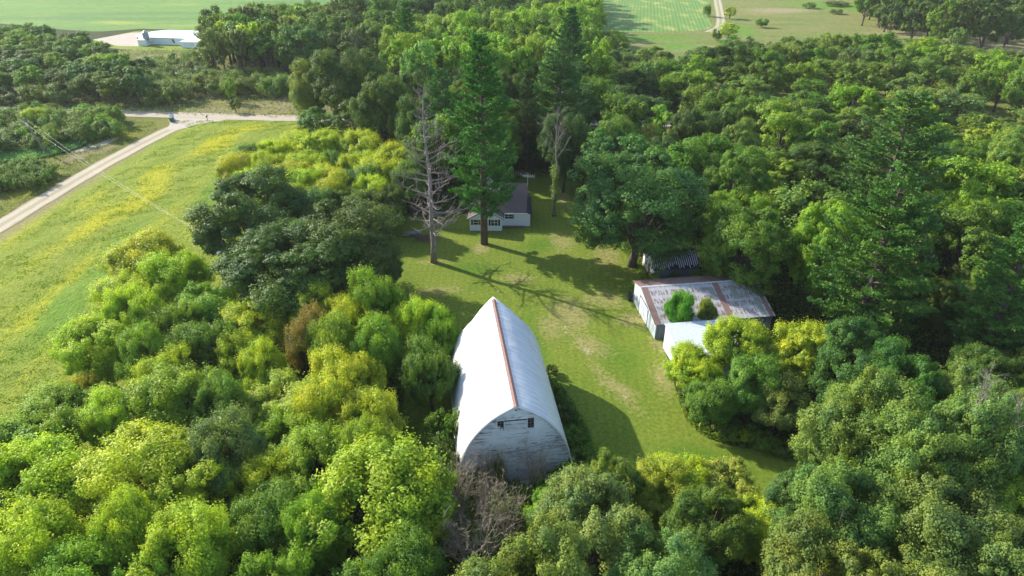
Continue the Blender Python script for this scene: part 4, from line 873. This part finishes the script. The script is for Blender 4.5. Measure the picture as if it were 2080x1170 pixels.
fill([(600, 200), (1180, 120), (1190, 260), (1110, 330), (990, 330), (890, 260), (840, 222), (600, 214)], ['oak', 'mid'], 2500, (12, 18), (4.5, 6.0), .58, "behind the house", [('dark', 4), ('green', 2), ('bluegreen', 1)], seed=7)
fill([(600, 60), (700, 10), (720, -60), (1210, -60), (1205, 20), (1000, 40), (800, 60), (700, 80)], 'mid', 3000, (16, 21), (6.5, 8.5), .8, "at the top centre", [('dark', 4), ('green', 2), ('bluegreen', 1)], seed=8, name='tall_broadleaf_tree')  # generic mid crowns, no species identified
fill([(420, 25), (480, 5), (600, 15), (700, 0), (700, 60), (590, 95), (420, 75)], ['poplar', 'mid'], 1500, (13, 19), (3.6, 5.2), .6, "beside the poultry barn", [('green', 3), ('grey', 2), ('lime', 1), ('dark', 1)], seed=9)
fill([(-250, 50), (60, 48), (150, 60), (180, 82), (240, 104), (300, 128), (290, 165), (100, 185), (-250, 200)], 'mid', 3000, (7, 10), (4.0, 5.4), .68, "in the upper left wood", [('green', 3), ('dark', 2), ('bright', 1.5), ('bluegreen', 1)], seed=10, name='woodland_tree')  # shares the generic mid crowns; kind of tree unknown
fill([(-250, 200), (100, 180), (200, 150), (300, 122), (420, 112), (600, 105), (605, 170), (430, 168), (330, 188), (240, 205), (120, 205), (-250, 212)], 'shrub', 5000, (3.2, 5.0), (3.8, 5.8), .62, "beyond the road", [('grey', 5), ('olive', 2), ('green', 1)], seed=11, solid=False)
fill([(-250, 218), (0, 216), (100, 212), (230, 228), (235, 252), (150, 268), (0, 284), (-250, 300)], 'shrub', 3000, (3.0, 4.2), (2.8, 4.2), .62, "left of the driveway", [('grey', 3), ('olive', 3), ('bright', 1)], seed=12, solid=False)
fill([(-250, 335), (0, 328), (80, 325), (108, 345), (80, 362), (0, 372), (-250, 400)], 'bush', 1500, (2.0, 2.8), (1.6, 2.4), .5, "beside the crop patch", [('grey', 2), ('green', 2)], seed=13, solid=False)
fill([(1770, 0), (1850, 22), (2300, 34), (2400, -80), (1750, -80)], 'far', 1500, (15, 19), (5, 6.5), .62, "at the top right", [('dark', 4), ('green', 2)], seed=15)
fill([(470, 310), (590, 265), (840, 290), (850, 400), (780, 420), (600, 390), (500, 350)], 'elder', 2500, (7, 9.5), (3.4, 4.8), .58, 'behind the dark oaks', [('lime', 4), ('yellow', 4), ('green', 1), ('bluegreen', .6)], seed=21, solid=False, sees=.9)
for px, py, h, r, t, l in [(1530, 425, 15, 6.5, 'green', 'green tree right of the small striped shed')]:
    at('oak', px, py, h, r, t, l)
for px, py, h, r, t in [(1335, 556, 1.3, 1.0, 'bright'), (1375, 560, 1.6, 1.4, 'dark'), (1425, 556, 2.2, 1.6, 'green'), (1465, 548, 2.8, 2.2, 'dark')]:
    at('bush', px, py, h, r, t, zone='between the two sheds', cat='shrub', size=True)
# scrub along the lawn and under the barn
fill([(1375, 850), (1420, 880), (1500, 905), (1600, 925), (1600, 900), (1500, 860), (1400, 820)], 'bush', 1500, (1.2, 2.0), (1.1, 1.6), .5, "edging the lawn curve", [('olive', 3), ('lime', 1), ('green', 1)], seed=16, avoid_lawn=.0, solid=False)
for i, (px, py, h, r, t) in enumerate([(1135, 790, 1.8, 1.2, 'green'), (1150, 830, 2, 1.3, 'dark'), (1165, 880, 2, 1.3, 'green'), (1180, 925, 2.2, 1.6, 'green'), (1160, 960, 2.4, 1.8, 'bright'), (1215, 960, 2.4, 1.9, 'green'), (1110, 965, 2.3, 1.4, 'green'), (1120, 745, 1.2, .9, 'dark')]):
    at('bush', px, py, h, r, t, zone='along the right wall of the barn', cat='shrub', size=True)
for px, py, h, r, t in [(900, 640, 4, 2, 'green'), (905, 720, 4, 2, 'bluegreen'), (900, 850, 4.5, 2.4, 'green'), (885, 920, 4, 2.2, 'dark')]:
    at('bush', px, py, h, r, t, zone='in the shade left of the barn', cat='shrub', size=True)
for px, py, h, r, t, l in [(462, 160, 7, 1.9, 'bright', 'slim young tree alone in the rough field beyond the road'), (474, 200, 4, 1.6, 'green', 'small dark shrub beside the slim young tree')]:
    at('mid', px, py, h, r, t, l, name='young_tree')
for px, py, h, r, t, l, k_ in [(1950, 52, 11, 4.2, 'grey', 'lone grey-green tree standing out of the far grassland', 'far'), (1486, 12, 6, 3.2, 'yellow', 'yellowish tree by the track beside the striped field', 'far'), (1484, 48, 7, 4.0, 'lime', 'larger yellow-green tree by the track, nearer the wood', 'far'), (1458, 62, 4, 2.2, 'green', 'green bush at the corner of the track', 'shrub'), (1438, 12, 5, 2.0, 'green', 'slim bush between the striped field and the track', 'shrub'),
    (1550, 42, 3, 3.0, 'green', 'round dark bush alone in the far grassland', 'shrub'), (1645, 8, 2.2, 4, 'grey', 'flat grey bush near the top edge in the grassland', 'shrub'), (1700, 20, 2, 3, 'grey', 'small flat bush between grassland bushes and the far tree line', 'shrub'), (1700, 3, 2.2, 6, 'grey', 'broad flat thicket of grey brush at the top edge', 'shrub'), (228, 222, 4.5, 1.8, 'olive', 'upright bush at the road end of the scrub, beside the gravel road', 'shrub'), (65, 222, 5.5, 2.8, 'lime', 'bright yellow-green tree behind the leaning utility pole', 'elder')]:
    at(k_, px, py, h, r, t, l, cat='shrub' if k_ == 'shrub' else 'tree')

# ------------------------------------------------------------------ dead trees and brush
x, y = G(881, 532)
o = empty('dead_tree', (x, y, 0), 0.4, 'tall grey leafless dead conifer standing on the lawn left of the house', 'tree')
link('trunk', dead_mesh('dead_trunk', 5, 27, .50, 60, 5.2, .18, M['dead'], up=.12, lev=3, sub=7), o)
o = empty('dead_tree', (*G(1125, 438), 0), 0, 'tree with a leafless grey top and ivy on its trunk, right of the house', 'tree')
link('trunk', dead_mesh('bare_trunk', 15, 18.5, .33, 14, 5.5, .55, M['dead'], up=.75, lev=3, sub=5), o)
r_ = np.random.default_rng(3); m = 1300; zz = r_.uniform(2.5, 9.5, m); aa = r_.uniform(0, 6.28, m); rad = .35+np.abs(r_.normal(0, .35, m))*(.6+.5*np.sin(zz*1.7))
Cc = np.stack([np.cos(aa)*rad, np.sin(aa)*rad, zz], 1); V, F = kites(Cc, np.stack([np.cos(aa), np.sin(aa), aa*0+.6], 1)+r_.normal(size=(m, 3))*.5, r_.uniform(.15, .3, m))
iv = link('ivy', mesh_np('ivy', V, F, M['leaf'], False, {'leafvar': ('FACE', r_.uniform(0, 1, m))}), o); iv.color = (.18, .26, .05, 1)
plant('oak', *G(1144, 390), 17, 5.5, (.09, .16, .045), 'green tree with a dark trunk behind the ivy-clad bare tree', cat='tree')
for px, py, h, l in [(930, 985, 7.5, 'bare grey brush at the lower left corner of the barn'), (1000, 950, 6.0, 'dense tangle of bare twigs before the middle of the barn gable'), (1080, 950, 6.0, 'bare grey brush before the right half of the barn gable'), (880, 985, 6.0, 'bare grey twigs left of the barn corner, beside the bright tree'), (1030, 1045, 6.5, 'bare brush in front of the gable, right of the leafless tree'), (985, 1020, 6.0, 'dry grey brush between the gable and the leafless tree'), (920, 1075, 6.5, 'dry brush touching the big bright yellow-green tree'), (965, 1110, 8.5, 'leafless grey tree at the bottom between the bright tree and oak'), (105, 845, 6.5, 'leafless dark shrub at the left edge of the thicket')]:
    x, y = G(px, py, h*.6); o = empty('dead_shrub', (x, y, 0), px*.1, l, 'shrub')
    link('stem', dead_mesh('dead_stem', int(px), h, .06, 11, h*.45, .15, M['twig'] if px > 200 else M['bark'], up=.9, lev=3, multi=7, sub=4, curve=.3), o)
x, y = G(960, 960, 2); plant('bush', x, y, 3, 1.5, 'green', 'green vine bush among the bare brush under the gable', cat='shrub')
for px, py, r in [(960, 985, 1.4), (1035, 985, 1.5), (1100, 985, 1.6), (1010, 1010, 1.6), (1065, 1015, 1.7), (1130, 1000, 1.8), (930, 1020, 1.4)]:
    at('bush', px, py, 2.4, r, ['green', 'olive', 'bright'][px % 3], zone='below the barn gable', cat='shrub')
x, y = G(1008, 955, 3); plant('bush', x, y, 4, .9, (.24, .25, .06), 'olive vine climbing a stem in front of the gable', cat='shrub')
x, y = G(1120, 1035, 3); plant('elder', x, y, 4.5, 2.4, 'bright', 'bright green shrub below the right corner of the barn', name='shrub', cat='shrub')
for px, py, h, l in [(1998, 800, 16.5, 'bare dead branches sticking out above the grey-green oak'), (2062, 850, 15, 'pale dead treetop at the right picture edge')]:
    x, y = G(px, py, h*.9); o = empty('dead_tree', (x, y, 0), 1, l, 'tree'); link('trunk', dead_mesh('snag', int(px), h, .2, 12, 3.2, .7, M['dead'], up=.9, lev=3, sub=4), o)
x, y = G(715, 75, 20); o = empty('dead_tree', (x, y, 0), 1, 'pale dead twigs showing above the huge rounded maple', 'tree'); link('trunk', dead_mesh('snag', 77, 21, .2, 12, 4, .7, M['dead'], up=.9, lev=3, sub=4), o)

# automatic labels: what sets a tree apart by size, colour and place
ORD = ['leftmost', 'second from left', 'third from left', 'fourth from left', 'fifth from left', 'sixth from left', 'seventh from left', 'eighth from left', 'ninth from left', 'tenth from left', 'eleventh from left', 'twelfth from left', 'thirteenth from left', 'fourteenth from left', 'fifteenth from left', 'sixteenth from left']
NUM = ['', 'one', 'two', 'three', 'four', 'five', 'six', 'seven', 'eight', 'nine', 'ten', 'eleven', 'twelve', 'thirteen', 'fourteen', 'fifteen', 'sixteen']
def auto_labels():
    g = {}
    for it in LAB:
        o, tint, zone, h, size, nm, p = it
        noun = 'bush' if nm == 'bush' else 'shrub' if nm == 'shrub' else 'tree'
        g.setdefault((COLW[tint] if isinstance(tint, str) else 'yellow-green', noun, zone), []).append(it)
    for (cw, noun, zone), its in g.items():
        its.sort(key=lambda t: -t[6][1]); parts = [(its, '')]
        if len(its) > 8:
            k = 2 if len(its) <= 18 else 3 if len(its) <= 36 else 4; nmz = {2: ['nearer', 'farther'], 3: ['near', 'middle', 'far'], 4: ['nearest', 'nearer', 'farther', 'farthest']}[k]
            parts = [(list(a), nmz[i]) for i, a in enumerate([its[len(its)*i//k:len(its)*(i+1)//k] for i in range(k)])]
        for sub, dn in parts:
            sub.sort(key=lambda t: t[6][0]); n_ = len(sub)
            nn = ('bushes' if noun == 'bush' else noun+'s')
            for i, it in enumerate(sub):
                it[0]['group'] = f'{nn} {zone}'
                d = (dn+' ') if dn else ''
                if n_ == 1: it[0]['label'] = f'{"single " if not dn else d}{cw} {noun} {zone}'
                else:
                    w_ = 'rightmost' if i == n_-1 else ORD[min(i, 15)]
                    it[0]['label'] = f'{w_} of {NUM[min(n_, 16)]} {d}{cw} {nn} {zone}'
auto_labels()

# ------------------------------------------------------------------ meadow herbs and undergrowth (uncountable)
def scatter(name, poly, n_, size, color, dens=None, seed=1, zr=(.1, .4), flat=.6, label=None, cat=None, avoid=None):
    r = np.random.default_rng(seed); Pq = np.array(poly); x = r.uniform(Pq[:, 0].min(), Pq[:, 0].max(), n_*3); y = r.uniform(Pq[:, 1].min(), Pq[:, 1].max(), n_*3)
    k = inpoly(x, y, poly)
    if avoid is not None:
        for av in avoid: k &= ~inpoly(x, y, av)
    x = x[k]; y = y[k]
    if dens is not None: d = dens(x, y); k = r.uniform(0, 1, len(x)) < d; x = x[k]; y = y[k]
    x = x[:n_]; y = y[:n_]; m = len(x); C = np.stack([x, y, r.uniform(*zr, m)], 1)
    NN = r.normal(size=(m, 3)); NN[:, 2] = np.abs(NN[:, 2])*flat+.15
    V, F = kites(C, NN, size*r.uniform(.6, 1.4, m), r=r)
    o = link(name, mesh_np(name, V, F, M['leaf'], False, {'leafvar': ('FACE', r.uniform(.1, .9, m))})); o.color = (*color, 1); tag(o, label, cat, kind='stuff'); return o
inner = [(-86, 172), (-50, 171), (-40, 168), (-34, 150), (-28, 120), (-30, 92), (-38, 78), (-44, 60), (-44, 35), (-84, 35), (-84.5, 80), (-83, 109), (-82, 122), (-81, 138), (-79.5, 156), (-79, 165)]
clump = lambda x, y: np.clip(vnoise(x, y, 1.1, 91)*1.6-.35, .05, 1)
scatter('meadow_grass', inner, 90000, .19, (.20, .28, .035), clump, 5, (.02, .2), .5, 'green and yellow-green meadow herbs between the driveway and the trees', 'grass')
scatter('goldenrod', inner, 60000, .16, (.50, .49, .02), lambda x, y: np.clip(gold_bands(x, y)*1.2-.3, 0, 1)*clump(x, y), 6, (.1, .3), .8, 'yellow flowering patches in bands across the meadow', 'wildflowers')
scatter('rough_grass', ROUGH, 26000, .5, (.24, .26, .09), clump, 7, (.1, .6), .5, 'tall dry grass and herbs beyond the gravel road', 'grass')
scatter('verge_weeds', [(-91.5, 60), (-91.2, 109), (-90.6, 138), (-88.6, 156), (-87.5, 166), (-91, 171), (-120, 172), (-120, 60)], 16000, .3, (.20, .24, .05), clump, 8, (.05, .3), .5, 'weeds on the verge left of the driveway', 'weeds', [SOY2])
scatter('soybean_plants', SOY2, 9000, .42, (.12, .26, .08), None, 9, (.4, .75), .9, 'blue-green soybean plants in the small crop patch', 'crop')
wood = [(19.4, 45), (60, 40), (90, 80), (90, 110), (20, 130), (12, 135), (-12, 135), (-30, 112), (-18, 100), (-16, 90), (-40, 80), (-40, 30), (30, 30), (30, 40)]
scatter('undergrowth', wood, 90000, .38, (.10, .17, .03), None, 10, (.05, .7), .9, 'dark green undergrowth on the woodland floor around the clearing', 'undergrowth', [LAWN, BARN_FP, SHED_FP, HOUSE_FP, SMALL_FP])
ring = smooth_poly([(6.1, 47), (8.6, 47.5), (8.4, 55), (6.2, 62), (3.9, 66), (3.6, 64)], 1)
scatter('barn_weeds', ring, 5200, .30, (.13, .24, .035), None, 12, (.05, .9), .8, 'weeds and brambles growing along the right side of the barn', 'weeds')
r = np.random.default_rng(14); E_ = []; pl_ = LAWN
for (x0, y0), (x1, y1) in zip(pl_, pl_[1:]+pl_[:1]):
    L = math.hypot(x1-x0, y1-y0); k = int(L*150)
    if k: u = r.uniform(0, 1, k); off = np.abs(r.normal(0, .75, k))-.12; nx_, ny_ = (y1-y0)/L, -(x1-x0)/L; sg = -1 if inpoly(np.array([(x0+x1)/2+nx_*.3]), np.array([(y0+y1)/2+ny_*.3]), LAWN)[0] else 1; E_.append(np.stack([x0+u*(x1-x0)+nx_*off*sg, y0+u*(y1-y0)+ny_*off*sg, np.abs(r.normal(0, .32, k))*np.clip(off+.3, 0, 1)+.03], 1))
E_ = np.concatenate(E_); k = np.ones(len(E_), bool)
for fp in (SHED_FP, HOUSE_FP, BARN_FP): k &= ~inpoly(E_[:, 0], E_[:, 1], fp)
E_ = E_[k]; NN = r.normal(size=E_.shape); NN[:, 2] = np.abs(NN[:, 2])*.6; V, F = kites(E_, NN, .24*r.uniform(.5, 1.5, len(E_)), r=r)
o = link('edge_weeds', mesh_np('edge_weeds', V, F, M['leaf'], False, {'leafvar': ('FACE', r.uniform(.1, .9, len(E_)))})); o.color = (.22, .29, .05, 1); tag(o, 'fringe of unmown weeds along the border of the lawn', 'weeds', kind='stuff')
# air
t = MB(); t.box(-1500, 1500, -60, 1500, -1.5, 52); hz = t.build('haze', None); hz['kind'] = 'stuff'
hm = bpy.data.materials.new('air'); hm.use_nodes = True; hm.node_tree.nodes.clear()
pv = hm.node_tree.nodes.new('ShaderNodeVolumePrincipled'); pv.inputs['Density'].default_value = .00010; pv.inputs['Color'].default_value = (.93, .95, .97, 1); pv.inputs['Anisotropy'].default_value = .2
ho = hm.node_tree.nodes.new('ShaderNodeOutputMaterial'); hm.node_tree.links.new(pv.outputs[0], ho.inputs['Volume']); hz.data.materials.append(hm)

import re
for o in scn.objects:
    if o.get('label') and len(re.findall(r"[A-Za-z0-9']+", o['label'])) > 16: print('LONG', o['label'])
